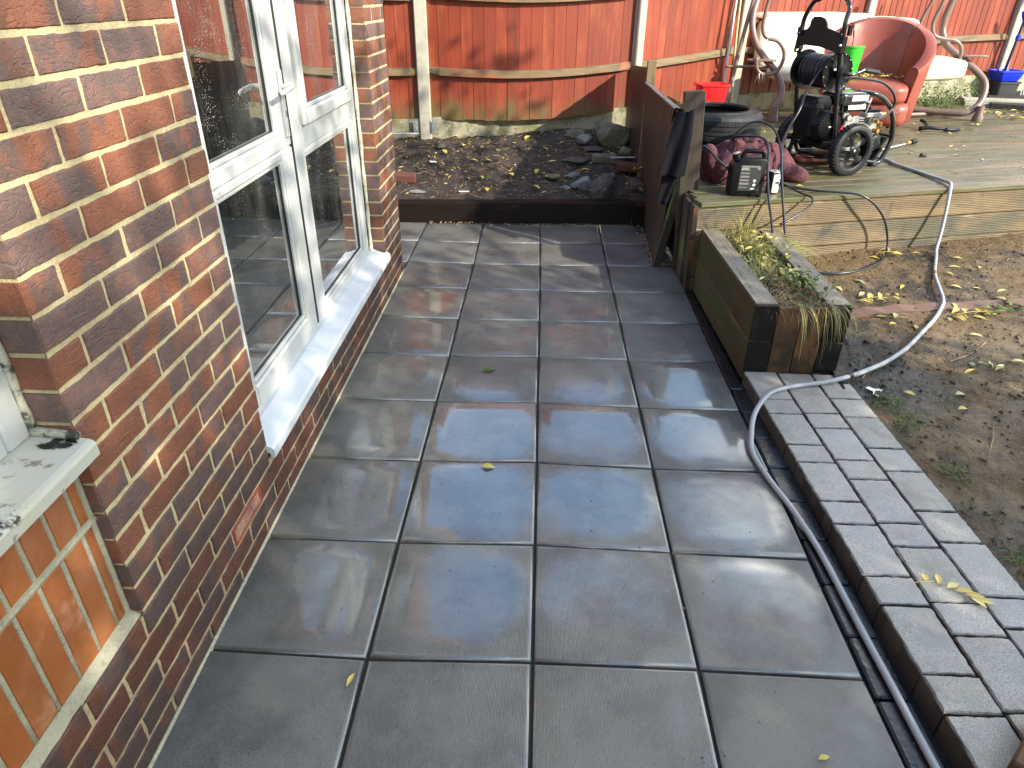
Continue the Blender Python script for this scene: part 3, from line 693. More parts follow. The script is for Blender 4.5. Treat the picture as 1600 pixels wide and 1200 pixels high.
# ================================================================== HOUSE
WX = -0.916
house = empty('brick_house', (WX, 1.2, 0))
tag(house, 'red multi brick house wall with cream mortar and white framed door on the left', 'house')
BR = MB()
def brick(mb, y0, y1, z0, z1, x=WX, depth=0.10, jit=0.0013, edge=0.0032):
    off = rv(); rn = random.random()
    wv, hv = y1-y0, z1-z0
    nx = max(2, int(wv/0.022)); ny = max(2, int(hv/0.020)); pts = []
    for k in range(nx): pts.append((wv*k/nx, 0))
    for k in range(ny): pts.append((wv, hv*k/ny))
    for k in range(nx): pts.append((wv-wv*k/nx, hv))
    for k in range(ny): pts.append((0, hv-hv*k/ny))
    n = len(pts); cy, cz = wv/2, hv/2; vs = []; bc = []
    dx = random.uniform(-0.0012, 0.0012)
    for ins, d, jt in ((0, -depth, 0), (0, -0.0045, jit), (edge, 0.0, jit*0.8), (edge+0.006, 0.0006, 0)):
        for a, b in pts:
            u = a+(ins if a < 1e-6 else -ins if a > wv-1e-6 else 0); v = b+(ins if b < 1e-6 else -ins if b > hv-1e-6 else 0)
            u += random.uniform(-jt, jt); v += random.uniform(-jt, jt)
            vs.append(Vector((x+d+dx, y0+u, z0+v))); bc.append(Vector((u, v, d))+off)
    fs = []
    for r_ in range(3):
        for k in range(n): fs.append((r_*n+k, r_*n+(k+1) % n, (r_+1)*n+(k+1) % n, (r_+1)*n+k))
    fs.append(tuple(3*n+k for k in range(n)))
    mb.add(vs, fs, bc, rn)
OP0, OP1, EN, WN, WS = 0.605, 2.575, 3.05, -0.177, -1.95
for n in range(-1, 33):
    z0 = 0.0497+0.075*n; ph = 0.152 if n % 2 == 0 else 0.0395
    if n <= 1: iv = [(-3.3, EN, z0)]
    elif n <= 3: iv = [(-3.3, OP0, z0), (OP1, EN, z0)]
    elif n <= 28: iv = [(-3.3, WS, z0), (WN, OP0, z0), (OP1, EN, z0)]
    else: iv = [(-3.3, EN, z0)]
    for a, b, _ in iv:
        k = math.floor((a-ph)/0.225)-1
        while ph+0.225*k < b:
            s0 = ph+0.225*k; s1 = s0+0.225; k += 1
            c0 = max(s0+0.005, a if s0 < a+0.02 else s0+0.005); c1 = min(s1-0.005, b if s1 > b-0.02 else s1-0.005)
            if c1-c0 < 0.028: continue
            if n == 1 and abs(s0-0.2645) < 0.02: continue
            zz0 = max(z0+0.005, -0.03); brick(BR, c0+random.uniform(-.0015, .0015), c1, zz0+random.uniform(-.001, .001), z0+0.070+random.uniform(-.001, .001))
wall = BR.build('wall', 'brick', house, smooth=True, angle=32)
MO = MB(); xm = WX-0.0032
def mort(y0, y1, z0, z1, xb=-1.04):
    ny, nz = max(2, int((y1-y0)/0.02)), max(2, int((z1-z0)/0.02))
    # rough struck face plus plain sides
    vs = []
    for j in range(nz+1):
        for i in range(ny+1):
            yy = y0+(y1-y0)*i/ny; zz = z0+(z1-z0)*j/nz
            vs.append(Vector((xm+0.0022*noise.noise(Vector((yy*25, zz*25, 0)))+0.0012*noise.noise(Vector((yy*90, zz*90, 3))), yy, zz)))
    fs = [(j*(ny+1)+i, j*(ny+1)+i+1, (j+1)*(ny+1)+i+1, (j+1)*(ny+1)+i) for j in range(nz) for i in range(ny)]
    MO.add(vs, fs)
    box(MO, ((xb+xm-0.004)/2, (y0+y1)/2, (z0+z1)/2), (xm-0.004-xb, y1-y0-0.001, z1-z0-0.001), bev=0.0005)
mort(-3.3, 3.046, -0.06, 0.2225)
mort(-3.3, OP0-0.004, 0.2226, 0.3425); mort(OP1+0.004, 3.046, 0.2226, 2.24)
mort(WN+0.004, OP0-0.004, 0.3426, 2.24); mort(-3.3, WS, 0.3426, 2.24)
mort(-3.3, 3.046, 2.241, 2.52)
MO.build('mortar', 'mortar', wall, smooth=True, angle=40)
g = MB(); box(g, (-1.35, -0.125, 3.9), (0.85, 6.35, 2.74), bev=0.002); box(g, (-4.2, 3.02, 1.3), (5.9, 0.04, 2.6), bev=0.001)
g.build('upper_wall', M('plain_upper_brickwork', (0.24, 0.075, 0.045), 0.8, layers=(((3, 14, 40), 0.45, 0.6, (0.14, 0.06, 0.045)),)), house)
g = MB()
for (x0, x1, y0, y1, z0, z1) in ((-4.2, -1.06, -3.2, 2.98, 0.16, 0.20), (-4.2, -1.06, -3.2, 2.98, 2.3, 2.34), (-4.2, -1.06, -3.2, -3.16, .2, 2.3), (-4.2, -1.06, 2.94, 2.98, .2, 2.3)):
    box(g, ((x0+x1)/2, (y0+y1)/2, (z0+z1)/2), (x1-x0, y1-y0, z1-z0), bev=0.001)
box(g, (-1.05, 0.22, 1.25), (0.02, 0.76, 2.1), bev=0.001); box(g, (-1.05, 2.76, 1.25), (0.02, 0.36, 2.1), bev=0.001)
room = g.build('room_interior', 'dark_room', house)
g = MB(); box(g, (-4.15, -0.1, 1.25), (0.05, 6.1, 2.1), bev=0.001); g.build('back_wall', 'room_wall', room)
# damp course mortar fillet along the slabs
g = MB(); tube(g, [(WX+0.004, y_, -0.004) for y_ in (-3.2, -1, 0, 1, 2, 3.05)], 0.008, 6, 2); g.build('mortar_fillet', 'mortar_old', wall)

# smooth orange slip panel under the left-hand window
g = MB(); mo = MB(); xp = -0.946
mo.add([(xp-0.004, -1.95, 0.3497), (xp-0.004, WN+0.002, 0.3497), (xp-0.004, WN+0.002, 0.822), (xp-0.004, -1.95, 0.822)], [(0, 1, 2, 3)])
k = 0; y = -0.157
while y > -1.9:
    for z0, z1 in ((0.362, 0.628), (0.645, 0.822)):
        box(g, (xp-0.010, y-0.030, (z0+z1)/2), (0.020, 0.0605, z1-z0), bev=0.003, axis=2, jit=0.0012)
    y -= 0.0712
pan = g.build('orange_brick_panel', 'slip', house)
tube(mo, [(xp-0.004, WN-0.008, z_) for z_ in (0.352, 0.5, 0.7, 0.815)], 0.010, 8, 3)
tube(mo, [(xp-0.002, y_, 0.637) for y_ in (-1.95, -1.2, -0.6, WN)], 0.0085, 8, 4)
mo.add([(WX-0.006, -1.95, 0.345), (WX-0.006, WN, 0.345), (xp-0.001, WN, 0.363), (xp-0.001, -1.95, 0.363), (xp-0.02, -1.95, 0.34), (xp-0.02, WN, 0.34)], [(0, 1, 2, 3), (0, 4, 5, 1)])
mo.build('panel_mortar', 'mortar_old', pan, smooth=True, angle=40)
yy = -0.2235
g = MB()
while yy > -1.9:
    tube(g, [(xp-0.0065, yy, 0.35), (xp-0.006, yy+0.001, 0.6), (xp-0.0065, yy, 0.815)], 0.0075, 8, 3); yy -= 0.0712
g.build('upright_joints', 'mortar_old', pan, smooth=True)

# ---- frames
def frame(mb, y0, y1, z0, z1, w, xf, dp=0.06, bev=0.006, wb=None, wt=None, bead=True):
    wb = wb or w; wt = wt or w
    e = 0.0006
    for (a, b, c_, d) in ((y0, y0+w, z0, z1), (y1-w, y1, z0, z1), (y0+w+e, y1-w-e, z0, z0+wb), (y0+w+e, y1-w-e, z1-wt, z1)):
        box(mb, (xf-dp/2, (a+b)/2, (c_+d)/2), (dp, b-a, d-c_), bev=bev, axis=2 if d-c_ > b-a else 1)
    if bead:
        q = 0.016; i0, i1, j0, j1 = y0+w+e, y1-w-e, z0+wb+e, z1-wt-e
        for (a, b, c_, d) in ((i0, i0+q, j0, j1), (i1-q, i1, j0, j1), (i0+q+e, i1-q-e, j0, j0+q), (i0+q+e, i1-q-e, j1-q, j1)):
            box(mb, (xf-0.010-0.012, (a+b)/2, (c_+d)/2), (0.024, b-a, d-c_), bev=0.007, axis=2)
        return (i0+q, i1-q, j0+q, j1-q)
def pane(parent, r_, x, name='pane'):
    g = MB(); box(g, (x, (r_[0]+r_[1])/2, (r_[2]+r_[3])/2), (0.006, r_[1]-r_[0]+0.012, r_[3]-r_[2]+0.012), bev=0.0005)
    o = g.build(name, 'glass', parent)
    s_ = MB(); a = 0.0018
    for (y0, y1, z0, z1) in ((r_[0]-a, r_[0]+a, r_[2], r_[3]), (r_[1]-a, r_[1]+a, r_[2], r_[3]), (r_[0], r_[1], r_[2]-a, r_[2]+a), (r_[0], r_[1], r_[3]-a, r_[3]+a)):
        box(s_, (x+0.006, (y0+y1)/2, (z0+z1)/2), (0.006, y1-y0, z1-z0), bev=0.001)
    s_.build('rubber_seal', 'gasket', parent)
XF = -1.0
g = MB()
frame(g, 0.607, 2.545, 0.285, 2.20, 0.062, XF-0.004, 0.07, bead=False, wb=0.028)
box(g, (XF-0.037, 1.583, 1.257), (0.066, 0.140, 1.88), bev=0.006, axis=2)      # mullion
box(g, (XF-0.037, 2.068, 1.088), (0.066, 0.829, 0.096), bev=0.006, axis=1)    # transom
fr = g.build('window_frame', 'upvc', house, smooth=True, angle=30)
# fixed lower light
g = MB(); r_ = frame(g, 1.6545, 2.482, 0.3135, 1.0395, 0.022, XF-0.008, 0.045, bead=True, bev=0.004)
fx = g.build('fixed_light', 'upvc', house, smooth=True, angle=30); pane(fx, r_, XF-0.035)
# opening casement on top
g = MB(); r_ = frame(g, 1.668, 2.472, 1.128, 2.15, 0.062, XF+0.014, 0.05, bev=0.009)
cs_ = g.build('casement', 'upvc', house, smooth=True, angle=30); pane(cs_, r_, XF-0.016)
# door leaf
g = MB(); r1 = frame(g, 0.675, 1.492, 0.318, 1.088, 0.108, XF+0.006, 0.055, wb=0.082, wt=0.03, bev=0.008)
r2 = frame(g, 0.675, 1.492, 1.0886, 2.12, 0.108, XF+0.006, 0.055, wb=0.055, wt=0.09, bev=0.008)
door = g.build('door', 'upvc', house, smooth=True, angle=30)
pane(door, r1, XF-0.024, 'lower_pane'); pane(door, r2, XF-0.024, 'upper_pane')
g = MB(); box(g, (XF+0.0010, 1.5015, 1.22), (0.010, 0.0165, 1.80), bev=0.001); g.build('black_gap', 'gasket', fr)
g = MB(); box(g, (XF+0.011, 1.452, 1.245), (0.010, 0.030, 0.235), bev=0.0045, axis=2)
for zz in (1.135, 1.355): box(g, (XF+0.017, 1.452, zz), (0.003, 0.010, 0.010), bev=0.002)
hp = g.build('handle_plate', 'upvc', door, smooth=True, angle=30)
g = MB(); tube(g, [(XF+0.014, 1.452, 1.305), (XF+0.045, 1.452, 1.305), (XF+0.056, 1.440, 1.304), (XF+0.058, 1.40, 1.302), (XF+0.056, 1.345, 1.298), (XF+0.050, 1.325, 1.295)], lambda t: 0.0105-0.002*t, 12, 6)
g.build('handle', 'upvc', door, smooth=True)
g = MB(); box(g, (XF+0.018, 1.452, 1.212), (0.004, 0.012, 0.024), bev=0.002); g.build('keyhole', 'metal', door)
# frame to brick sealant
g = MB()
tube(g, [(XF+0.006+0.004*noise.noise(Vector((z_*6, 0, 0))), 2.556+0.006*noise.noise(Vector((z_*9, 1, 0))), z_) for z_ in [0.26+0.07*i for i in range(28)]], lambda t: 0.010+0.002*math.sin(t*60), 8, 3)
g.build('sealant', 'upvc_edge', fr, smooth=True); g = MB()
tube(g, [(XF+0.004, 0.607, z_) for z_ in [0.3+0.1*i for i in range(19)]], 0.009, 8, 2)
g.build('sealant', 'upvc_edge', fr, smooth=True)
# door sill
g = MB()
prism(g, [(-1.03, 0.262), (-1.03, 0.300), (-0.985, 0.2985), (-0.905, 0.2665), (-0.897, 0.2605), (-0.895, 0.252), (-0.895, 0.228), (-0.902, 0.2245), (-0.909, 0.228), (-0.911, 0.243)], (0, 0.6065, 0), (1, 0, 0), (0, 0, 1), (0, 1, 0), 2.006)
g.build('door_sill', 'upvc_sill', house)
# left window
g = MB(); r_ = frame(g, -1.93, -0.186, 0.852, 2.22, 0.062, XF+0.002, 0.06, bev=0.006)
lw = g.build('left_window_frame', 'upvc', house, smooth=True, angle=30); pane(lw, r_, XF-0.03)
g = MB()
prism(g, [(-1.03, 0.826), (-1.03, 0.856), (-0.99, 0.854), (-0.895, 0.842), (-0.886, 0.838), (-0.883, 0.830), (-0.883, 0.806), (-0.888, 0.803), (-0.894, 0.806), (-0.896, 0.826)], (0, -1.93, 0), (1, 0, 0), (0, 0, 1), (0, 1, 0), 1.7555)
ls = g.build('left_window_sill', 'upvc_mould', house)
tag(ls, 'dirty white sill with black mould under the left window')
g = MB()
tube(g, [(-1.0+0.013*i, WN-0.004+0.003*noise.noise(Vector((i, 0, 0))), 0.862-0.0012*i) for i in range(8)], lambda t: 0.011-0.003*t, 8, 3)
tube(g, [(XF+0.004, WN-0.006, 0.86+0.08*i) for i in range(16)], lambda t: 0.009+0.002*math.sin(t*70), 8, 2)
g.build('old_mortar_bead', M('mouldy_mortar', (0.45, 0.42, 0.32), 0.9, layers=((30, 0.45, 0.6, (0.05, 0.05, 0.04)),), bump=((60, 0.006),)), lw, smooth=True)
# air brick
g = MB(); y0, y1, z0, z1 = 0.272, 0.492, 0.131, 0.195
for (a, b, c_, d) in ((y0, y0+.010, z0, z1), (y1-.010, y1, z0, z1), (y0+.0101, y1-.0101, z0, z0+.009), (y0+.0101, y1-.0101, z1-.009, z1)):
    box(g, (WX-0.010, (a+b)/2, (c_+d)/2), (0.024, b-a, d-c_), bev=0.002)
tc_mat = M('terracotta_air_brick', (0.22, 0.040, 0.022), 0.6, bump=((60, 0.001),))
ab = g.build('air_brick', tc_mat, house)
g = MB()
for i in range(6):
    for j in range(4):
        box(g, (WX-0.008, y0+0.026+i*0.0335, z0+0.0155+j*0.011), (0.014, 0.026, 0.0045), bev=0.001)
for i in range(7): box(g, (WX-0.009, y0+0.0105+i*0.0333, (z0+z1)/2), (0.012, 0.003, z1-z0-0.02), bev=0.0005)
g.build('louvre', M('pink_louvres', (0.22, 0.075, 0.065), 0.5), ab)
g = MB(); box(g, (WX-0.020, (y0+y1)/2, (z0+z1)/2), (0.004, y1-y0-0.022, z1-z0-0.02), bev=0.0005); g.build('dark_void', 'gasket', ab)

# ================================================================== FENCE
P0 = Vector((-3.0, 5.30, 0)); P1 = Vector((-1.10, 5.45, 0)); P2 = Vector((0.83, 5.62, 0)); P3 = Vector((1.95, 6.50, 0)); PM = Vector((3.42, 7.14, 0)); P4 = Vector((5.55, 8.10, 0)); P5 = Vector((7.6, 9.0, 0))
def post(p, zt, label, wdt=0.10, ang=0.0, lean=0.0):
    g = MB(); o = Vector((p.x, p.y, 0.2))
    box(g, (p.x, p.y, (0.0+zt)/2), (wdt, 0.115, zt), rot=(0, lean, ang), bev=0.009, axis=2, jit=0.002)
    ob = g.build('concrete_post', 'concrete', origin=(p.x, p.y, 0)); tag(ob, label, 'fence post', 'concrete fence posts'); return ob
def panel(a, b, zb0, zb1, ztop, gz0, gz1, rails, label, bow=0.0, sag=0.0, bw=0.092, tw=0.05):
    d = (b-a); Ln = d.length; e = d.normalized(); n = Vector((e.y, -e.x, 0))
    a2 = a+e*0.05; L2 = Ln-0.10; yaw_ = math.atan2(e.y, e.x)
    root = empty('fence_panel', a2); tag(root, label, 'fence panel', 'red fence panels along the back')
    f = lambda t: (a2+e*(L2*t)+n*(bow*math.sin(PI*t)), -sag*math.sin(PI*t))
    g = MB(); nb = int(round(L2/bw))
    for i in range(nb):
        t = (i+0.5)/nb; p, dz = f(t); z0 = zb0+(zb1-zb0)*t+dz+random.uniform(-.006, .006)
        box(g, (p.x, p.y, (z0+ztop)/2), (L2/nb+0.012, 0.009, ztop-z0), rot=(random.uniform(-.004, .004), 0, yaw_-math.atan(bow*PI*math.cos(PI*t)/L2)+tw*(1 if random.random() < .9 else .4)+random.uniform(-.3, .3)*tw), bev=0.0025, axis=2, jit=0.001)
    g.build('boards', 'fence_red', root)
    for k, (zr0, zr1) in enumerate(rails):
        g = MB(); vs = []; ns = 18
        for i in range(ns+1):
            t = i/ns; p, dz = f(t); z = zr0+(zr1-zr0)*t+dz*1.2
            tp = min(1.0, min(t, 1-t)/0.06+0.35)
            q = p+n*0.008
            for (u, v) in ((0, 0.036), (0.042*tp, 0.030*tp+0.004), (0.046*tp, -0.026*tp), (0, -0.036)):
                vs.append(Vector((q.x+n.x*u, q.y+n.y*u, z+v))+Vector((0, 0, 0.0015*noise.noise(Vector((i*1.7, u*90, k))))))
        fs = []
        for i in range(ns):
            for m_ in range(3): fs.append((i*4+m_, (i+1)*4+m_, (i+1)*4+m_+1, i*4+m_+1))
        fs += [(0, 1, 2, 3), (ns*4+3, ns*4+2, ns*4+1, ns*4)]
        off = rv(); g.add(vs, fs, [Vector(((p-a).dot(e), (p-a).dot(n), p.z))+off for p in vs])
        g.build('rail', 'rail', root)
    # gravel board below
    g = MB(); m_ = (a+b)/2; zc = (gz0[0]+gz0[1])/4+(gz1[0]+gz1[1])/4
    vs = []
    for (p, z) in ((a2, gz0), (b-e*0.05, gz1)):
        for u in (-0.02, 0.024):
            for zz in (z[0]-0.35, z[1]): vs.append(Vector((p.x+n.x*u, p.y+n.y*u, zz)))
    g.add(vs, [(0, 1, 3, 2), (4, 6, 7, 5), (0, 4, 5, 1), (2, 3, 7, 6), (1, 5, 7, 3)])
    g.build('gravel_board', 'gravel_board', root)
    return root
panel(P0, P1, 0.57, 0.585, 2.28, (0.42, 0.57), (0.45, 0.585), ((0.97, 0.985), (1.58, 1.575), (2.2, 2.2)), 'leftmost red fence panel behind the brick corner', 0.0, 0.0, 0.088)
panel(P1, P2, 0.585, 0.665, 2.28, (0.45, 0.60), (0.565, 0.69), ((0.995, 1.045), (1.60, 1.62), (2.2, 2.2)), 'wide bowed red fence panel directly behind the soil bed', 0.10, 0.035, 0.100, 0.022)
panel(P2, P3, 0.665, 0.70, 2.28, (0.565, 0.66), (0.55, 0.70), ((1.045, 1.13), (1.64, 1.68), (2.2, 2.2)), 'orange lit red fence panel behind the red bucket and tyre', 0.03, 0.0, 0.098, 0.02)
panel(P3, PM, 0.70, 0.73, 2.32, (0.53, 0.70), (0.53, 0.74), ((1.12, 1.10), (1.75, 1.74), (2.25, 2.25)), 'red fence panel behind the pressure washer and white cushion', 0.0, 0.0, 0.088)
panel(PM, P4, 0.74, 0.80, 2.38, (0.53, 0.75), (0.58, 0.80), ((1.10, 1.20), (1.78, 1.82), (2.3, 2.3)), 'red fence panel behind the right side of the swing seat', -0.03, -0.02, 0.090)
panel(P4, P5, 0.82, 0.88, 2.42, (0.6, 0.82), (0.65, 0.88), ((1.2, 1.25), (1.82, 1.85), (2.3, 2.3)), 'rightmost red fence panel beyond the blue brush', 0.0, 0.0, 0.090)
post(P1, 2.40, 'pale concrete fence post at the left of the soil bed', 0.112, 0.08)
post(P2, 2.38, 'thin concrete fence post above the dark brown screen', 0.075, 0.35)
post(P3, 2.42, 'concrete fence post behind the leaning swing poles', 0.11, 0.5)
post(PM, 2.44, 'concrete fence post hidden behind the washer handle', 0.10, 0.42)
post(P4, 2.48, 'broad concrete fence post behind the blue brush', 0.15, 0.42)
for sx_, lb in ((-0.085, 'left'), (0.09, 'right')):
    g = MB(); box(g, (P1.x+sx_, P1.y-0.075, 0.535), (0.045, 0.004, 0.105), bev=0.001)
    for zz in (0.51, 0.56): lathe(g, [(0.0, 0.007), (0.006, 0.006), (0.008, 0.0)], (P1.x+sx_, P1.y-0.077, zz), (0, -1, 0), 8)
    tag(g.build('bracket', 'galv', origin=(P1.x+sx_, P1.y-0.075, 0.535)), f'small steel bracket at the foot of the pale post, on its {lb} side', 'bracket')
g = MB(); tube(g, [(-2.4, 5.25, 0.475), (-1.8, 5.27, 0.47), (-1.15, 5.32, 0.475)], 0.009, 8, 4)
tag(g.build('pipe', M('grey_pipe', (0.4, 0.42, 0.42), 0.4), smooth=True, origin=(-1.8, 5.27, 0.47)), 'thin grey pipe lying along the foot of the left fence panel', 'pipe')

# ================================================================== DECK
DZ = 0.54
ea = R(15.3); E_ = Vector((math.cos(ea), math.sin(ea), 0)); B_ = Vector((-math.sin(ea), math.cos(ea), 0)); DP = Vector((0.93, 2.81, 0))
deck = empty('timber_deck', (0.93, 2.81, 0)); tag(deck, 'raised timber deck with wet green boards and grooved fascia', 'deck')
g = MB(); k = 0; d = 0.0; pw = 0.120
while d < 5.6:
    dm = d+pw/2; s0 = (-B_.x*dm)/E_.x; s1 = 9.0
    c = DP+B_*dm+E_*((s0+s1)/2); L0 = s1-s0
    # boards are butt jointed here and there
    cuts = [s0] + ([s0+2.4+random.uniform(-.9, .9)] if k % 2 else [s0+3.6+random.uniform(-.9, .9)]) + [s1]
    for a, b in zip(cuts[:-1], cuts[1:]):
        c = DP+B_*dm+E_*((a+b)/2)
        box(g, (c.x, c.y, DZ-0.014+random.uniform(-.0012, .0012)), (b-a-0.003, pw-0.0045, 0.028), rot=(0, 0, ea), bev=0.003, axis=0)
    d += pw; k += 1
g.build('deck_board', 'deck_top', deck)
g = MB()
nf = -B_
for zt, zb in ((0.508, 0.366), (0.362, 0.220), (0.216, 0.074), (0.070, -0.06)):
    prof = []; npz = 84
    off = rv(); rn = random.random()
    for i in range(npz+1):
        t = i/npz; z = zt+(zb-zt)*t
        gr = 0.0045*(0.5+0.5*math.cos(t*2*PI*12)) if 0.02 < t < 0.98 else 0.0
        prof.append((gr, z))
    vs = []; fs = []; bc = []; ss = [i*0.35 for i in range(26)]; m_ = len(prof)
    for s in ss:
        for gr, z in prof:
            p = DP+E_*s+nf*(gr-0.012)
            vs.append(Vector((p.x, p.y, z+0.003*noise.noise(Vector((s*.8, zt*9, 0)))))); bc.append(Vector((s, gr, z))+off)
    for i in range(len(ss)-1):
        for k in range(m_-1): fs.append((i*m_+k, i*m_+k+1, (i+1)*m_+k+1, (i+1)*m_+k))
    g.add(vs, fs, bc, rn)
g.build('fascia_board', 'deck_face', deck)
g = MB(); box(g, (DP.x+E_.x*4.4+B_.x*0.05, DP.y+E_.y*4.4+B_.y*0.05, 0.24), (8.8, 0.05, 0.5), rot=(0, 0, ea), bev=0.001)
g.build('fascia_back', 'sleeper', deck)
g = MB()
for i in range(3):
    box(g, (0.922-0.012*(i % 2), 2.865+i*0.118, 0.255), (0.026, 0.112, 0.535), rot=(0, R(-1.5), 0), bev=0.003, axis=2)
g.build('side_plank', 'mossy_wood', deck)
g = MB(); box(g, (0.921, 2.803, 0.255), (0.030, 0.012, 0.52), rot=(0, R(-1.5), 0), bev=0.002, axis=2); g.build('corner_batten', 'end_board', deck)
g = MB(); box(g, (0.965, 4.7, 0.24), (0.03, 3.0, 0.53), bev=0.002, axis=1); g.build('side_board', 'screen_wood', deck)  # dark board standing in for the shaded open underside of the deck

# black stub post, leaning, on the deck corner
g = MB(); box(g, (0.925, 3.165, 0.555), (0.122, 0.055, 1.13), rot=(R(1.5), R(-4.2), R(4)), bev=0.004, axis=2, jit=0.003)
tag(g.build('post', 'mossy_wood', origin=(0.925, 3.165, 0)), 'dark brown stub post rising above the deck corner beside the black cloth', 'post')

# dark screen between bed and deck
scr = empty('timber_screen', (0.80, 4.0, 0)); tag(scr, 'dark brown timber screen between the soil bed and the deck', 'screen')
g = MB()
nbd = 12
for i in range(nbd):
    y0 = 3.22+i*(4.66-3.22)/nbd; y1 = y0+(4.66-3.22)/nbd; t = (i+.5)/nbd; yc = (y0+y1)/2
    xb = 0.785+0.08*t; xt = 0.835-0.03*t; H = 0.985+0.012*t
    box(g, ((xb+xt)/2, yc, H/2), (0.018, y1-y0-0.002, H), rot=(R(-0.8), math.atan2(xt-xb, H), 0), bev=0.002, axis=2)
for i in range(7):
    yc = 4.73+i*0.115
    H = 1.105-0.05*i/7
    box(g, (0.812-0.006*i, yc, H/2), (0.018, 0.113, H), rot=(0, 0, R(3)), bev=0.002, axis=2)
g.build('boards', 'screen_wood', scr)
g = MB(); box(g, (0.822, 3.91, 0.994), (0.036, 1.50, 0.012), rot=(R(0.5), 0, R(1.0)), bev=0.002, axis=1); g.build('capping', 'screen_cap', scr)
g = MB(); box(g, (0.840, 4.69, 0.70), (0.070, 0.05, 0.92), bev=0.003, axis=2, rnd=.9); g.build('support_post', 'rail', scr)
g = MB(); box(g, (0.845, 3.205, 0.335), (0.055, 0.03, 0.70), rot=(R(3), R(8.5), R(10)), bev=0.004, axis=2)
tag(g.build('timber_batten', 'mossy_wood', origin=(0.845, 3.205, 0)), 'mossy green batten leaning against the near end of the dark screen', 'batten')

# black T-shirt hung over the screen corner
g = MB()
def ts(u, v):
    top = Vector((0.796+0.095*u, 3.165-0.05*u, 1.004)); bl = Vector((0.712, 3.10, 0.645-0.02)); br_ = Vector((0.880, 3.09, 0.640))
    a = top.lerp(bl.lerp(br_, u), v)
    fold = 0.010*math.sin(u*9+v*2.0)*(0.4+v)+0.012*noise.noise(Vector((u*2.4, v*1.6, 2)))
    return (a.x, a.y-0.018-fold-0.015*math.sin(v*PI), a.z+0.006*math.sin(u*6)*v)
grid(g, 40, 34, ts)
def ts2(u, v):
    top = Vector((0.748+0.105*u, 3.125, 0.66)); bl = Vector((0.735, 3.13, 0.440)); br_ = Vector((0.800, 3.13, 0.455))
    a = top.lerp(bl.lerp(br_, u), v); return (a.x, a.y-0.008*math.sin(u*8+v*2), a.z+0.006*math.sin(u*6)*v)
grid(g, 20, 18, ts2)
def ts3(u, v):
    return (0.795+0.09*u+0.02*v, 3.150-0.06*u+0.25*v, 1.010+0.008*math.sin(u*7+v*5)-0.10*v**3)
grid(g, 16, 10, ts3)
o = g.build('t_shirt', 'cloth_black', smooth=True, origin=(0.8, 3.12, 0.9)); tag(o, 'black cotton T-shirt hung over the end of the dark screen', 't-shirt')
sm = o.modifiers.new('s', 'SOLIDIFY'); sm.thickness = 0.003

# drain grate and slab edge gap debris
g = MB()
for i in range(7): box(g, (0.745+i*0.0165, 4.03, 0.004), (0.006, 0.12, 0.006), bev=0.001)
for y_ in (3.965, 4.095): box(g, (0.795, y_, 0.0035), (0.12, 0.010, 0.007), bev=0.001)
tag(g.build('drain_grate', 'black_gloss', origin=(0.795, 4.03, 0)), 'small black drain grate in the far corner of the patio', 'drain')

# bed edging sleepers
g = MB(); box(g, (-0.225, 4.205, 0.080), (1.90, 0.110, 0.170), rot=(0, R(-0.8), R(0.9)), bev=0.006, axis=0, jit=0.002)
tag(g.build('garden_sleeper', 'sleeper', origin=(-0.225, 4.205, 0)), 'long dark sleeper edging the soil bed behind the patio', 'sleeper')
g = MB(); box(g, (0.782, 4.33, 0.080), (0.095, 0.34, 0.160), rot=(0, 0, R(3)), bev=0.008, axis=1, jit=0.003)
tag(g.build('garden_sleeper', 'sleeper', origin=(0.782, 4.33, 0)), 'short dark sleeper at the right end of the long one, beside the screen', 'sleeper')

# ------------------------------------------------ planter
pl = empty('sleeper_planter', (1.18, 2.2, 0)); tag(pl, 'timber sleeper planter with grass spilling over its near end', 'planter')
yN, yF = 1.655, 2.80
for z0, z1, sp in ((0.0, 0.205, None), (0.208, 0.392, 1.95)):
    g = MB(); box(g, (1.026, (yN+yF)/2, (z0+z1)/2), (0.112, yF-yN, z1-z0-0.002), rot=(0, 0, R(1.0)), bev=0.007, axis=1, jit=0.002)
    g.build('left_wall', 'sleeper_green', pl)
for z0, z1 in ((0.0, 0.205), (0.208, 0.392)):
    g = MB(); box(g, (1.362, (yN+yF)/2, (z0+z1)/2), (0.112, yF-yN-0.01, z1-z0-0.002), rot=(0, 0, R(0.5)), bev=0.007, axis=1, jit=0.002)
    g.build('right_wall', 'sleeper_green', pl)
g = MB(); box(g, (1.0255, (yN+yF)/2, 0.3935), (0.100, yF-yN-0.014, 0.004), rot=(0, 0, R(1.0)), bev=0.0015, axis=1); g.build('top_face', 'sleeper_top', pl); g = MB(); box(g, (1.362, (yN+yF)/2, 0.3935), (0.100, yF-yN-0.024, 0.004), rot=(0, 0, R(0.5)), bev=0.0015, axis=1)
g.build('top_face', 'sleeper_top', pl)
g = MB()
for z0, z1 in ((0.046, 0.204), (0.209, 0.388)):
    for x_ in (1.037, 1.367):
        g = MB(); box(g, (x_, yN+(0.002 if x_ > 1.2 else -0.002), (z0+z1)/2), (0.106, 0.010, z1-z0-0.004), bev=0.004, axis=2); g.build('end_grain', 'sleeper_end', pl)
g = MB()
for i in range(2): g = MB(); box(g, (1.146+i*0.110, yN+0.006, 0.212), (0.108, 0.026, 0.336), bev=0.003, axis=2, jit=0.001); g.build('end_board', 'end_board', pl)
g = MB(); grid(g, 24, 90, lambda u, v: (1.08+0.23*u, yN+0.03+(yF-yN-.03)*v, 0.345+0.03*noise.noise(Vector((u*4, v*14, 1)))))
ps = g.build('planter_soil', 'soil', pl, smooth=True)

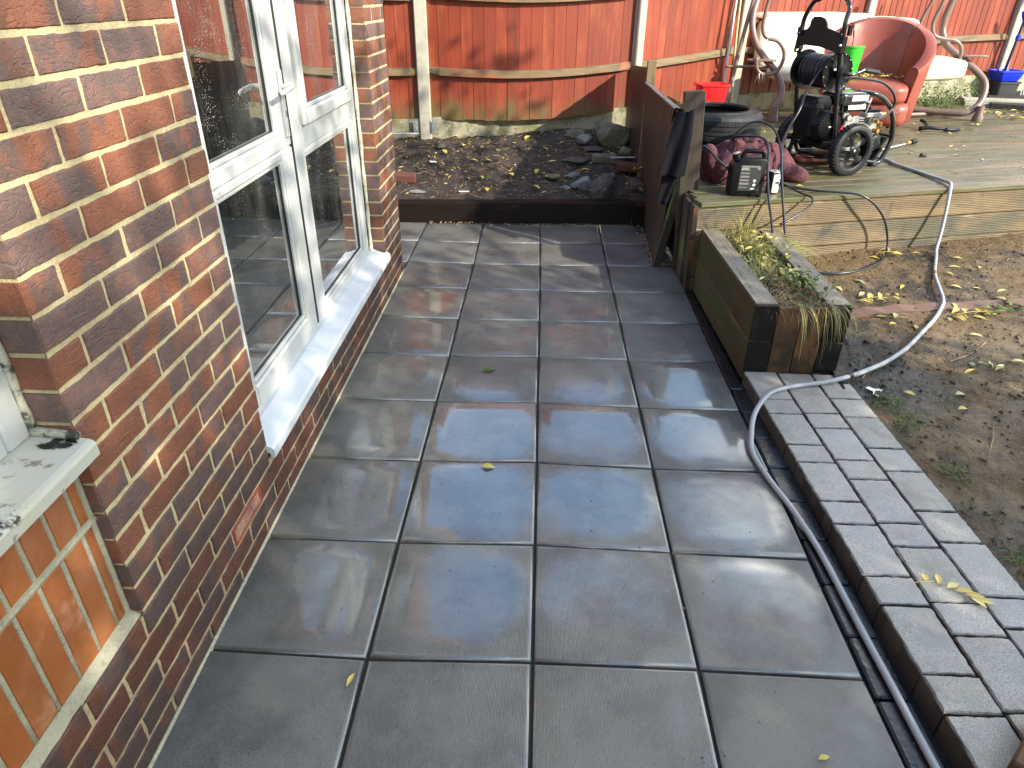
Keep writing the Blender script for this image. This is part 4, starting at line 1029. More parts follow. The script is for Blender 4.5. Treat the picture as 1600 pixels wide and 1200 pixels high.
# planter grass and ivy
g = MB(); gd = MB()
def tuft(mb, c, n, h, sp, lean, w_=0.0032, droop=1.2, rad=0.05):
    for _ in range(n):
        a = random.uniform(0, 2*PI); r_ = rad*math.sqrt(random.random())
        b = (c[0]+r_*math.cos(a), c[1]+r_*math.sin(a), c[2])
        d_ = (math.cos(a)*sp*random.random()+lean[0], math.sin(a)*sp*random.random()+lean[1], 1.0)
        blade(mb, b, d_, h*random.uniform(.5, 1.15), w_*random.uniform(.6, 1.4), droop*random.uniform(.4, 1.5))
for i in range(30):
    y_ = random.uniform(2.02, 2.78); x_ = random.uniform(1.09, 1.31)
    tuft(g, (x_, y_, 0.35), 60, random.uniform(.09, .16), 1.5, (random.uniform(-.5, .6), random.uniform(-.6, .5)), 0.0034, 2.4, 0.05)
for i in range(10):
    tuft(g, (random.uniform(1.16, 1.40), random.uniform(2.35, 2.74), 0.375), 50, random.uniform(.14, .24), 1.1, (1.0, -0.2), 0.003, 2.6, 0.05)
for i in range(3):
    tuft(g, (random.uniform(1.16, 1.28), random.uniform(2.65, 2.77), 0.38), 30, .20, .7, (0.1, 0), 0.0026, 1.4, 0.05)
for i in range(16):
    tuft(gd, (random.uniform(1.09, 1.34), random.uniform(1.67, 2.1), 0.370), 46, random.uniform(.08, .15), 1.6, (random.uniform(-.3, .8), random.uniform(-.8, .3)), 0.0024, 2.6, 0.05)
for i in range(17):
    tuft(gd, (random.choice((random.uniform(1.13, 1.44), random.uniform(1.26, 1.42))), random.uniform(1.665, 1.74), 0.385), random.randint(2, 8), random.uniform(.08, .30), 1.3, (random.uniform(-.2, .5), -0.9), 0.0023, random.uniform(2.2, 4.2), 0.03)
for i in range(6):
    tuft(g, (random.uniform(1.15, 1.38), random.uniform(1.66, 1.73), 0.385), 6, random.uniform(.14, .26), 0.6, (0.15, -0.9), 0.0032, 3.2, 0.03)
tag(g.build('grass', 'grass'), 'yellow green grass growing in the sleeper planter', kind='stuff')
tag(gd.build('dry_grass', 'grass_dry'), 'dry brown grass hanging over the near end of the planter', kind='stuff')
g = MB()
for i in range(95):
    x_, y_ = random.gauss(1.27, .055), random.gauss(1.90, .10)
    leaf(g, (x_, y_, 0.400+random.uniform(0, .04)), random.uniform(.018, .038), random.uniform(.012, .024), random.uniform(0, 6.3), random.uniform(-.6, .6), random.uniform(-.5, .5))
tag(g.build('ivy', 'leaf_green'), 'small green ivy leaves among the planter grass', kind='stuff')
g = MB()
for i in range(70):
    x_, y_ = random.uniform(1.09, 1.33), random.uniform(1.95, 2.75)
    leaf(g, (x_, y_, 0.385+random.uniform(0, .05)), random.uniform(.025, .06), random.uniform(.010, .024), random.uniform(0, 6.3), random.uniform(-.4, .4), random.uniform(-.6, .6))
tag(g.build('planter_leaf_litter', 'leaf_yellow'), 'yellow leaflets caught in the planter grass', kind='stuff')

# ================================================================== HOSES
g = MB()
HP = [(2.45, 4.30, .553), (2.561, 4.12, .553), (2.569, 3.945, .552), (2.612, 3.742, .552), (2.645, 3.571, .552), (2.66, 3.44, .556), (2.645, 3.33, .562), (2.612, 3.255, .535), (2.600, 3.21, .44), (2.585, 3.16, .30), (2.555, 3.10, .20),
      (2.51, 3.00, .180), (2.378, 2.733, .164), (2.304, 2.511, .149), (2.262, 2.387, .141), (2.215, 2.300, .136), (2.11, 2.156, .126), (1.974, 2.001, .114), (1.849, 1.862, .103), (1.747, 1.767, .095), (1.656, 1.695, .088), (1.558, 1.635, .080), (1.447, 1.580, .070),
      (1.332, 1.540, .062), (1.235, 1.510, .0625), (1.139, 1.478, .0625), (1.055, 1.430, .063), (0.99, 1.350, .064), (.925, 1.235, .058), (.888, 1.12, .036), (.872, 1.02, .014), (.890, .859, .0115), (.926, .70, .006), (.952, .55, -.002), (.962, .409, -.004), (.968, .164, -.004), (.975, -.028, -.004), (.982, -.254, -.004), (1.0, -.6, -.004), (1.0, -1.4, -.004)]
tube(g, HP, 0.0108, 14, 7)
o = g.build('garden_hose', 'hose_grey', smooth=True, origin=(1.5, 1.6, 0)); tag(o, 'long grey garden hose running from the deck across the mud and paving', 'hose')
g = MB(); tube(g, [(2.392, 2.762, .166), (2.372, 2.722, .164)], 0.0135, 12, 0); g.build('hose_joiner', 'brass', o)
g = MB(); tube(g, [(1.472, 1.592, .072), (1.452, 1.583, .071)], 0.0125, 12, 0); g.build('hose_tape', 'hose_black', o)
g = MB()
HB = [(2.4, 4.4, .548), (2.50, 4.0, .5485), (2.56, 3.7, .5485), (2.60, 3.5, .5485), (2.585, 3.33, .553), (2.56, 3.22, .52), (2.56, 3.16, .3)]
# black pressure hose: long loop over the deck edge to the mud and back
g2 = MB()
LP = [(1.665, 3.72, .80), (1.60, 3.62, .70), (1.53, 3.50, .60), (1.50, 3.34, .556), (1.56, 3.22, .553), (1.70, 3.11, .556), (1.82, 3.06, .560), (1.95, 3.03, .553), (2.05, 3.03, .500), (2.15, 3.06, .40), (2.21, 3.08, .29), (2.225, 3.06, .20), (2.18, 2.98, .172), (2.07, 2.86, .165), (1.94, 2.775, .158), (1.80, 2.735, .152), (1.68, 2.75, .150), (1.60, 2.82, .152), (1.53, 2.83, .19)]
tube(g2, LP, 0.0068, 10, 7)
o = g2.build('pressure_hose', 'hose_black', smooth=True, origin=(1.8, 3, .5)); tag(o, 'black pressure hose looping over the deck edge onto the mud', 'hose')
g2 = MB()
tube(g2, [(1.31, 3.60, .66), (1.24, 3.45, .80), (1.29, 3.33, .835), (1.355, 3.22, .845), (1.372, 3.12, .80), (1.352, 3.00, .70), (1.352, 2.88, .56), (1.362, 2.79, .46), (1.37, 2.72, .37)], 0.0075, 10, 7)
tube(g2, [(1.849, 3.724, 1.24), (1.772, 3.69, 1.151), (1.722, 3.67, 1.065), (1.70, 3.655, .96), (1.62, 3.55, .86), (1.51, 3.28, .815), (1.440, 3.06, .765), (1.425, 2.90, .62), (1.435, 2.80, .48), (1.44, 2.72, .37)], 0.0078, 10, 7)
o = g2.build('pressure_hose', 'hose_black', smooth=True, origin=(1.4, 3.1, .6)); tag(o, 'pair of black hose runs dropping from the deck into the planter grass', 'hose')
g2 = MB()
tube(g2, [(1.26, 3.62, .70), (1.30, 3.60, .82), (1.40, 3.58, .885), (1.50, 3.52, .86), (1.55, 3.46, .76), (1.545, 3.36, .66), (1.49, 3.26, .58), (1.46, 3.16, .556)], 0.0068, 10, 7)
tube(g2, [(1.30, 3.30, .64), (1.40, 3.22, .63), (1.50, 3.14, .59), (1.60, 3.02, .556), (1.635, 2.96, .55), (1.625, 2.91, .53), (1.58, 2.87, .50), (1.49, 2.82, .46), (1.42, 2.79, .43)], 0.0065, 10, 7)
o = g2.build('pressure_hose', 'hose_black', smooth=True, origin=(1.5, 3.2, .6)); tag(o, 'small black hose loop arching over the maroon blanket', 'hose')
g2 = MB(); tube(g2, [(0.99, 3.18, .80), (1.03, 3.12, .775), (1.07, 3.08, .735), (1.12, 3.06, .70), (1.15, 3.075, .67)], 0.008, 10, 6)
o = g2.build('pressure_hose', 'hose_black', smooth=True, origin=(1.07, 3.1, .7)); tag(o, 'short black hose between the stub post and the jerry can', 'hose')
# ================================================================== DECK THINGS
# jerry can
jc = empty('jerry_can', (1.245, 3.055, DZ), (0, 0, R(-3))); tag(jc, 'black plastic jerry can with a printed label at the deck edge', 'jerry can')
g = MB()
out = [(-.098, 0.008), (-.090, 0), (.090, 0), (.098, .008), (.100, .215), (.094, .225), (-.030, .225), (-.045, .220), (-.092, .188), (-.100, .176)]
n = len(out); vs = []; ly = ((-.062, .90), (-.066, .97), (-.058, 1.0)); L_ = []
rings = [(-.068, .92), (-.064, .975), (-.054, 1.0), (.054, 1.0), (.064, .975), (.068, .92)]
cx_, cz_ = 0, .112
for y_, k_ in rings:
    for (x_, z_) in out: vs.append(Vector((cx_+(x_-cx_)*k_, y_, cz_+(z_-cz_)*k_)))
fs = [tuple(range(n))] + [(r_*n+i, (r_+1)*n+i, (r_+1)*n+(i+1) % n, r_*n+(i+1) % n) for r_ in range(5) for i in range(n)] + [tuple(5*n+i for i in range(n))[::-1]]
g.add(vs, fs); body = g.build('body', 'black_plastic', jc, smooth=True, angle=30, local=True)
g = MB(); tube(g, [(-.035, 0, .218), (-.030, 0, .246), (-.012, 0, .258), (.060, 0, .258), (.084, 0, .250), (.092, 0, .215)], 0.0145, 12, 6); g.build('handle', 'black_plastic', jc, smooth=True, local=True)
g = MB(); lathe(g, [(0, .034), (.021, .034), (.024, .031), (.024, .002), (.020, 0), (.020, -.02)], (-.068, 0, .212), (-.35, 0, 1), 28); g.build('cap', 'black_plastic', jc, smooth=True, angle=35, local=True)
g = MB(); lathe(g, [(0, .0365), (.023, .0358), (.0235, .034)], (-.068, 0, .212), (-.35, 0, 1), 28); g.build('cap_top', M('dusty_cap', (.42, .36, .30), .6), jc, smooth=True, local=True)
g = MB(); box(g, (0.010, -.0690, .112), (.125, .0016, .150), bev=.0006); lb = g.build('label', 'label_dark', jc, local=True)
g = MB()
def lbar(x0, x1, z, h): box(g, ((x0+x1)/2, -.0702, z), (x1-x0, .0008, h), bev=.0002)
z_ = .160
for w_, h_ in ((.052, .006), (.052, .009), (.052, .012), (.054, .010), (.055, .013), (.046, .005)):
    lbar(-.047, -.047+w_, z_, h_*0.9); z_ -= .017+h_*.35
box(g, (0.005, -.0702, .181), (.100, .0008, .009), bev=.0002)
lathe(g, [(0, .0006), (.0105, .0006), (.0105, 0)], (.055, -.0702, .172), (0, -1, 0), 20)
g.build('small_print', 'label_grey', lb, local=True)
g = MB()
for zc in (.098, .073): box(g, (.040, -.0704, zc), (.0150, .0008, .0150), rot=(0, R(45), 0), bev=.0002); g.build('hazard_diamond', 'label_white', lb, local=True); g = MB()
box(g, (.035, -.0704, .050), (.026, .0008, .008), bev=.0002)
for i_, w_ in enumerate((.007, .006, .010, .008, .005)): box(g, (-.042+i_*.0092, -.0708, .1715), (w_*.8, .0004, .0035), bev=.0001)
for i_, w_ in enumerate((.009, .007, .008, .009)): box(g, (-.041+i_*.0105, -.0708, .1655), (w_, .0004, .0022), bev=.0001)
g.build('label_print', 'label_white', lb, local=True)

# drinks can
cn = empty('drinks_can', (1.432, 3.10, DZ), (0, 0, R(20))); cn.scale = (1.25, 1.25, 1.0); tag(cn, 'open black and white energy drink can on the deck edge', 'drinks can')
g = MB(); lathe(g, [(0, .002), (.022, .002), (.026, 0), (.031, .010), (.031, .118), (.027, .130), (.0265, .134), (.0255, .134), (.0250, .129), (0, .129)], (0, 0, 0), (0, 0, 1), 36); g.build('can_shell', 'black_gloss', cn, smooth=True, angle=35, local=True)
g = MB(); lathe(g, [(.0312, .010), (.0314, .012), (.0314, .116), (.0300, .121)], (0, 0, 0), (0, 0, 1), 16, xdir=(0, -1, 0), a0=R(-38), a1=R(38)); g.build('white_panel', 'label_white', cn, smooth=True, local=True)
g = MB(); lathe(g, [(0, .1365), (.0255, .1365), (.0285, .135), (.029, .129), (.0275, .1285)], (0, 0, 0), (0, 0, 1), 32); box(g, (.002, -.004, .139), (.012, .022, .002), bev=.001); g.build('lid', 'silver', cn, smooth=True, angle=40, local=True)
g = MB()
def canmark(a, z, w_, h_, rz=0):
    an = R(a)-PI/2; p = Vector((math.cos(an)*.0319, math.sin(an)*.0319, z)); box(g, p, (w_, .0012, h_), rot=(0, rz, an+PI/2), bev=.0003)
for a, z, w_, h_, rz in ((-16, .074, .010, .004, .3), (-12, .066, .012, .004, -.3), (-2, .070, .006, .014, .2), (8, .071, .005, .016, 0), (18, .072, .004, .014, 0), (18, .045, .004, .030, .2), (24, .085, .006, .012, .5), (26, .060, .006, .02, -.3), (28, .105, .006, .01, .4)):
    canmark(a, z, w_, h_, rz)
g.build('black_mark', 'label_black', cn, local=True)

# maroon blanket heap
g = MB()
def bl(u, v):
    x = -1+2*u; y = -1+2*v; r_ = min(1.0, math.sqrt(x*x+y*y)); P = Vector((x*1.6, y*1.6, 5))
    an = math.atan2(y, x); rim = 1.0+0.10*math.sin(an*3+1)+0.07*noise.noise(Vector((math.cos(an)*2, math.sin(an)*2, 0)))
    m_ = max(abs(x), abs(y)); k_ = m_/max(1e-6, math.sqrt(x*x+y*y)) if m_ > 0 else 1
    X = x*k_; Y = y*k_; r_ = min(1, math.sqrt(X*X+Y*Y))
    h = 0.262*max(0, 1-r_**2.6)**0.75
    fold = 0.036*abs(noise.noise(P*1.35+Vector((0, 0, 1))))*2+0.030*abs(noise.noise(Vector((P.x*3.2+P.y*1.5, P.y*1.6, 2))))*2
    h = h*(0.80+0.30*noise.noise(Vector((X*1.3, Y*1.3, 8))))+fold*(1-r_**3)-0.02*(1-r_)
    return (1.375+0.345*X*rim+0.05*Y, 3.56+0.28*Y*rim, DZ+0.004+max(0, h))
grid(g, 110, 90, bl)
tag(g.build('blanket', 'blanket', smooth=True, origin=(1.375, 3.56, DZ)), 'crumpled maroon blanket heaped behind the jerry can', 'blanket')
for c_, s3, r3, pp in (((1.17, 3.32, DZ+.10), (.15, .14, .20), (.2, .3, .4), 14), ((1.64, 3.42, DZ+.055), (.26, .13, .11), (0, .15, -.35), 12), ((1.09, 3.36, DZ+.13), (.10, .16, .24), (.1, -.3, .2), 16)):
    g = MB(); superbox(g, c_, s3, rot=r3, p=2.3, fn=lambda v: v*(1+.16*noise.noise(v*pp)))
    g.build('blanket_fold', 'blanket', D.objects['blanket'], smooth=True)

# car tyre lying flat
ty = empty('car_tyre', (1.405, 4.78, DZ), (R(1), R(1), 0)); ty.scale = (1.14, 1.14, 1.2); tag(ty, 'worn black car tyre lying flat on the deck by the screen', 'tyre')
g = MB()
prof = []
for i in range(41):
    a = PI*1.0*i/40
half = [(.236, .012), (.232, .022), (.238, .030), (.262, .034), (.300, .030), (.322, .040), (.334, .058)]
tread = []
for z0, z1 in ((.058, .088), (.096, .118), (.126, .148), (.156, .186)):
    tread += [(.336, z0), (.337, z1), (.329, z1+.001), (.329, z1+.007)]
tread = tread[:-2]
pr = half + tread + [(r_, .244-z_) for r_, z_ in half[::-1]] + [(.228, .22), (.236, .20), (.300, .19), (.318, .17), (.322, .122), (.318, .074), (.300, .054), (.236, .044), (.228, .024)]
lathe(g, pr, (0, 0, 0), (0, 0, 1), 90, closedprof=True)
g.build('tyre_body', 'tyre', ty, smooth=True, angle=30, local=True)
g = MB()
for i in range(84):
    a = 2*PI*i/84
    for z0 in (.073, .171):
        box(g, (math.cos(a)*.336, math.sin(a)*.336, z0), (.003, .0065, .034), rot=(R(12), 0, a), bev=.0005)
g.build('tread_sipes', 'gasket', ty, local=True)

# red bucket (rectangular, tapered)
def rect_tub(name, c, w0, d0, w1, d1, h, mt, label, cat, rot=0.0, lip=0.012, th=0.006, parent=None, rr_=0.03):
    g = MB(); root = empty(name, c, (0, 0, rot)) if parent is None else parent
    def ring(w_, d_, z, r_):
        o_ = []
        for (sx_, sy_, a0) in ((1, -1, -90), (1, 1, 0), (-1, 1, 90), (-1, -1, 180)):
            for k_ in range(5):
                a = R(a0+90*k_/4); o_.append(Vector((sx_*(w_/2-r_)+r_*math.cos(a), sy_*(d_/2-r_)+r_*math.sin(a), z)))
        return o_
    R_ = [ring(w0*.9, d0*.9, 0, rr_), ring(w0, d0, .008, rr_), ring(w1, d1, h-.02, rr_), ring(w1+2*lip, d1+2*lip, h-.018, rr_), ring(w1+2*lip, d1+2*lip, h-.003, rr_), ring(w1+lip, d1+lip, h, rr_), ring(w1-th, d1-th, h-.004, rr_), ring(w0-2*th, d0-2*th, .014, rr_*.8)]
    n_ = len(R_[0]); vs = [p for r_ in R_ for p in r_]; fs = [tuple(range(n_))[::-1]]
    for k_ in range(len(R_)-1):
        for i in range(n_): fs.append((k_*n_+i, k_*n_+(i+1) % n_, (k_+1)*n_+(i+1) % n_, (k_+1)*n_+i))
    fs.append(tuple((len(R_)-1)*n_+i for i in range(n_)))
    g.add(vs, fs); g.build('tub', mt, root, smooth=True, angle=40, local=True)
    if parent is None: tag(root, label, cat)
    return root
rb = rect_tub('bucket', (1.545, 5.62, DZ), .185, .15, .265, .20, .365, 'red_plastic', 'bright red plastic bucket behind the tyre', 'bucket', R(6))
for sx_ in (-1, 1): g = MB(); box(g, (.135*sx_, 0, .352), (.05, .09, .008), bev=.003); g.build('grip', 'red_plastic', rb, local=True)

# ------------------------------------------------ tub chair
ch = empty('tub_chair', (2.90, 5.45, DZ), (0, 0, R(-22))); tag(ch, 'red faux leather tub chair with leaves on its seat', 'chair')
g = MB()
# curved back and arms: sweep round a horseshoe, height falls to the arms
NA, NP = 60, 18
def shell(i, k):
    t = i/(NA-1); a = R(-38+256*t)       # opening to -y
    h = 0.40+0.36*math.sin(PI*t)**1.1
    fl = 0.035+0.05*math.sin(PI*t)
    ro, ri = (.385, .300)
    pr = [(ro-.02, .10), (ro, .12), (ro+fl*.3, .3), (ro+fl*.8, h+.05), (ro+fl, h+.10), (ro+fl*.9, h+.135), ((ro+ri)/2+fl, h+.150), (ri+fl*.9, h+.135), (ri+fl*.8, h+.10), (ri+fl*.5, h+.02), (ri+.01, .30), (ri, .12), (ri+.02, .10)]
    r_, z_ = pr[k]
    return Vector((math.cos(a)*r_, math.sin(a)*r_*.94+.02, z_))
NP = 13; vs = [shell(i, k) for i in range(NA) for k in range(NP)]
fs = [(i*NP+k, (i+1)*NP+k, (i+1)*NP+(k+1) % NP, i*NP+(k+1) % NP) for i in range(NA-1) for k in range(NP)] + [tuple(range(NP)), tuple((NA-1)*NP+k for k in range(NP))[::-1]]
g.add(vs, fs); o = g.build('back_and_arms', 'red_leather', ch, smooth=True, angle=50, local=True)
g = MB()
for sgn in (0, NA-1):
    g = MB(); tube(g, [shell(sgn, k) for k in (1, 2, 3, 4, 5, 6, 7, 8, 9, 10, 11)], .007, 8, 4); g.build('piping', 'red_leather', o, smooth=True, local=True)
for t in (20, 39): g = MB(); tube(g, [shell(t, k) for k in (6, 7, 8, 9, 10)], .005, 6, 4); g.build('seam', 'red_leather', o, smooth=True, local=True)
g = MB(); superbox(g, (0, -.05, .345), (.60, .66, .17), p=5, nu=40, nv=20, fn=lambda v: Vector((v.x, v.y, v.z+.018*(1-(v.x/.3)**2)*(1-(v.y/.33)**2) if v.z > 0 else v.z)))
st = g.build('seat', 'red_leather', ch, smooth=True, local=True)
g = MB(); superbox(g, (0, -.04, .185), (.66, .64, .20), p=8, nu=40, nv=14); g.build('base', 'red_leather', ch, smooth=True, local=True)
for x_, y_ in ((-.25, -.28), (.25, -.28), (-.24, .25), (.24, .25)):
    g = MB(); lathe(g, [(0, 0), (.016, 0), (.026, .11), (0, .11)], (x_, y_, 0), (0, 0, 1), 14); g.build('leg', 'black_gloss', ch, smooth=True, angle=40, local=True)
g = MB()
for i in range(150):
    leaf(g, (random.gauss(2.90, .13), random.gauss(5.50, .12), DZ+.45+random.uniform(0, .03)), random.uniform(.03, .06), random.uniform(.01, .02), random.uniform(0, 6.3), random.uniform(-.4, .4), random.uniform(-.5, .5))
tag(g.build('seat_leaf_litter', 'leaf_yellow'), 'yellow leaves heaped on the red chair seat', kind='stuff')
# green pot on chair back / behind
gb = empty('plant_pot', (2.66, 5.40, 1.0)); tag(gb, 'bright green plastic pot standing in the red chair', 'pot')
g = MB(); lathe(g, [(0, 0), (.065, 0), (.088, .22), (.094, .222), (.094, .236), (.086, .236), (.062, .01), (0, .01)], (0, 0, 0), (0, .06, 1), 32); g.build('pot_shell', 'green_plastic', gb, smooth=True, angle=40, local=True)

# ------------------------------------------------ garden swing seat
sw = empty('garden_swing', (3.1, 6.2, DZ)); tag(sw, 'brown tubular garden swing seat with cream cushions behind the chair', 'garden swing')
def swt(name, pts, r_, mt='swing_tube'):
    g = MB(); tube(g, pts, r_, 14, 7); return g.build(name, mt, sw, smooth=True)
swt('left_frame', [(2.231, 5.88, .555), (2.215, 5.89, .60), (2.235, 5.92, .66), (2.285, 5.96, .74), (2.300, 6.0, .84), (2.232, 6.05, .97), (2.125, 6.1, 1.077), (2.035, 6.15, 1.195), (1.984, 6.2, 1.329), (1.982, 6.25, 1.463), (2.015, 6.3, 1.60), (2.05, 6.33, 1.80), (2.08, 6.35, 2.0)], .030)
swt('left_arm_loop', [(2.06, 6.0, 1.85), (2.04, 6.0, 1.598), (2.024, 6.0, 1.469), (2.026, 6.0, 1.338), (2.075, 6.0, 1.265), (2.191, 6.0, 1.232), (2.262, 6.0, 1.141), (2.259, 6.0, 1.041), (2.210, 6.0, .968), (2.10, 6.0, .950), (2.036, 6.0, .994), (2.01, 6.0, 1.094)], .017)
swt('right_arm_loop', [(3.80, 6.3, 1.85), (3.765, 6.3, 1.625), (3.742, 6.3, 1.51), (3.715, 6.3, 1.379), (3.760, 6.3, 1.285), (3.860, 6.3, 1.254), (3.974, 6.3, 1.240), (4.048, 6.3, 1.178), (4.068, 6.3, 1.076), (4.05, 6.3, .99)], .018)
swt('right_frame', [(3.99, 6.5, 2.0), (3.965, 6.5, 1.75), (3.942, 6.5, 1.583), (3.915, 6.5, 1.43), (3.925, 6.5, 1.32), (3.975, 6.45, 1.20), (4.07, 6.4, 1.12), (4.195, 6.35, 1.034), (4.310, 6.3, .941), (4.362, 6.25, .854), (4.346, 6.2, .730), (4.273, 6.15, .650), (4.171, 6.15, .606), (3.991, 6.25, .600), (3.771, 6.35, .610), (3.4, 6.45, .615), (2.9, 6.5, .61)], .032)
swt('rear_tube', [(3.99, 6.9, 1.8), (3.947, 6.9, 1.579), (3.888, 6.9, 1.40), (3.90, 6.9, 1.30), (3.95, 6.9, 1.19), (3.98, 6.8, 1.1)], .016)
swt('base_bar', [(4.24, 6.40, .575), (3.9, 6.3, .572), (3.5, 6.2, .570), (2.8, 6.1, .570), (2.3, 6.0, .57)], .020)
swt('seat_bar', [(1.78, 6.2, .998), (1.95, 6.2, .998), (2.25, 6.2, 1.0)], .013)
for p in ((2.235, 5.88), (4.300, 6.09)):
    g = MB(); lathe(g, [(0, 0), (.048, 0), (.050, .03), (.036, .07), (.033, .14), (0, .14)], (p[0], p[1], DZ), (0, 0, 1), 20); g.build('foot', 'swing_tube', sw, smooth=True, angle=40)
g = MB(); superbox(g, (2.082, 6.06, 1.068), (.27, .12, .024), p=5); g.build('arm_tray', 'swing_tube', sw, smooth=True)
g = MB(); superbox(g, (4.205, 6.32, 1.108), (.26, .10, .020), p=5); g.build('arm_tray', 'swing_tube', sw, smooth=True)
cf = lambda k_: (lambda v: v+Vector((0, .012*noise.noise(v*5+Vector((k_, 0, 0))), .014*noise.noise(v*4+Vector((0, k_, 0))))))
g = MB(); superbox(g, (2.68, 6.52, 1.19), (1.12, .16, .52), rot=(R(-12), 0, R(3)), p=6, nu=48, nv=24, fn=cf(1)); g.build('back_cushion', 'cream_fabric', sw, smooth=True)
g = MB(); superbox(g, (3.43, 6.53, 1.23), (.58, .15, .40), rot=(R(-14), R(1), R(6)), p=6, nu=48, nv=24, fn=cf(5)); g.build('back_cushion', 'cream_fabric', sw, smooth=True)
g = MB(); superbox(g, (2.75, 6.34, .93), (1.0, .40, .14), rot=(R(3), 0, R(4)), p=5, nu=48, nv=20, fn=cf(2)); g.build('seat_cushion', 'cream_fabric', sw, smooth=True)
g = MB(); superbox(g, (3.70, 6.34, .985), (.86, .42, .19), rot=(R(4), R(-2), R(6)), p=5, nu=48, nv=20, fn=cf(3)); g.build('seat_cushion', 'cream_fabric', sw, smooth=True)
g = MB(); superbox(g, (2.65, 6.62, 1.435), (1.2, .10, .07), rot=(0, 0, R(3)), p=4, nu=40, nv=14, fn=cf(4)); g.build('top_roll', M('rolled_fabric', (.50, .36, .28), .8), sw, smooth=True)
g = MB()
for i in range(9):
    a = random.uniform(-.5, .5); blade(g, (2.075+random.uniform(-.03, .03), 5.97, .96), (a, -.2, -1), .09, .006, .3)
for p0, p1 in (((2.06, 5.99, 1.30), (2.10, 5.99, 1.36)), ((2.10, 5.99, 1.27), (2.05, 5.98, 1.22))): tube(g, [p0, p1], .004, 6, 0)
g.build('tie_cord', 'cream_fabric', sw)

# leaning poles at the post
for pts, r_, mt, lb in (([(1.79, 6.20, .56), (1.80, 6.24, .85), (1.81, 6.30, 1.25), (1.83, 6.36, 1.75)], .014, M('white_pipe', (.55, .55, .52), .4), 'thin white pipe leaning on the post left of the swing'),
                        ([(1.80, 6.12, .55), (1.86, 6.18, .9), (1.93, 6.25, 1.35), (2.03, 6.33, 1.85)], .020, 'swing_tube', 'brown tube leaning on the concrete post left of the swing'),
                        ([(1.885, 6.15, .55), (1.865, 6.2, .95), (1.85, 6.25, 1.3), (1.845, 6.3, 1.8)], .012, M('bamboo', (.50, .42, .20), .6), 'yellowish bamboo cane leaning beside the concrete post')):
    g = MB(); tube(g, pts, r_, 12, 5); tag(g.build('pole', mt, smooth=True, origin=pts[0]), lb, 'pole')

# ------------------------------------------------ pressure washer
pwsh = empty('pressure_washer', (1.985, 3.89, DZ), (0, 0, R(23.1))); tag(pwsh, 'black petrol pressure washer with hose reel and two spoked wheels on the deck', 'pressure washer')
def P_(name, mt, g, parent=None, smooth=True, angle=35): return g.build(name, mt, parent or pwsh, smooth=smooth, angle=angle, local=True)
def wheel(y, sgn):
    c = (-.018, y, .166)
    g = MB()
    lathe(g, [(.128, -.030), (.132, -.034), (.150, -.034), (.161, -.028), (.165, -.018), (.166, 0), (.165, .018), (.161, .028), (.150, .034), (.132, .034), (.128, .030)], c, (0, 1, 0), 64, closedprof=True)
    for i in range(40):
        a = 2*PI*i/40
        for q in (-1, 1):
            box(g, (c[0]+math.cos(a+.04*q)*.166, c[1]+q*.016, c[2]+math.sin(a+.04*q)*.166), (.007, .022, .014), rot=Matrix.Rotation(-a, 3, 'Y') @ Matrix.Rotation(.35*q, 3, 'X'), bev=.002)
    w_ = P_('wheel', 'black_rubber', g, angle=30)
    g = MB(); f = sgn
    lathe(g, [(.129, -.030), (.118, -.026), (.112, -.010), (.112, .010), (.118, .026), (.129, .030)], c, (0, 1, 0), 56)
    lathe(g, [(0, .030*f), (.020, .030*f), (.032, .022*f), (.036, .005*f), (.036, -.012*f), (0, -.012*f)], c, (0, 1, 0), 28)
    for i in range(5):
        a = 2*PI*i/5+.55
        dv = Vector((math.cos(a), 0, math.sin(a))); tv = Vector((-math.sin(a), 0, math.cos(a))); N_ = Vector((0, f, 0)); C_ = Vector(c)
        vs = []
        for (r_, hw, yo, yi) in ((.024, .024, .026, -.012), (.052, .020, .020, -.012), (.088, .022, .014, -.010), (.122, .042, .022, -.014)):
            vs += [C_+dv*r_-tv*hw+N_*(yo-.010), C_+dv*r_+N_*yo, C_+dv*r_+tv*hw+N_*(yo-.010), C_+dv*r_+N_*yi]
        fs = []
        for k in range(3):
            for m_ in range(4): fs.append((k*4+m_, k*4+(m_+1) % 4, (k+1)*4+(m_+1) % 4, (k+1)*4+m_))
        g.add(vs, fs)
    P_('rim', 'black_plastic', g, w_)
    g = MB(); lathe(g, [(0, .040*f), (.009, .038*f), (.010, .030*f)], c, (0, 1, 0), 16); P_('hub_bolt', 'metal', g, w_)
wheel(-.285, -1); wheel(.245, 1)
g = MB(); tube(g, [(-.018, -.30, .166), (-.018, .26, .166)], .011, 12, 0); P_('axle', 'black_gloss', g)
g = MB()
for y_ in (-.19, .19):
    tube(g, [(-.213, y_, .90), (-.205, y_, .80), (-.170, y_, .60), (-.115, y_, .33), (-.07, y_, .15), (-.03, y_, .08)], .0150, 14, 6)
    tube(g, [(-.03, y_, .085), (.12, y_*.9, .070), (.30, y_*.75, .045), (.38, y_*.72, .030)], .0140, 12, 5)
tube(g, [(-.12, -.19, .36), (-.12, .19, .36)], .011, 10, 0); tube(g, [(-.07, -.19, .15), (-.07, .19, .15)], .011, 10, 0)
P_('frame', 'black_gloss', g)
g = MB()
tube(g, [(-.213, -.190, .86), (-.216, -.190, .94), (-.205, -.188, 1.00), (-.206, -.165, 1.045), (-.215, -.12, 1.068), (-.225, -.04, 1.072), (-.225, .04, 1.068), (-.22, .11, 1.040), (-.218, .155, .985), (-.214, .183, .925), (-.205, .190, .85)], .0145, 16, 8)
P_('push_handle', 'black_gloss', g)
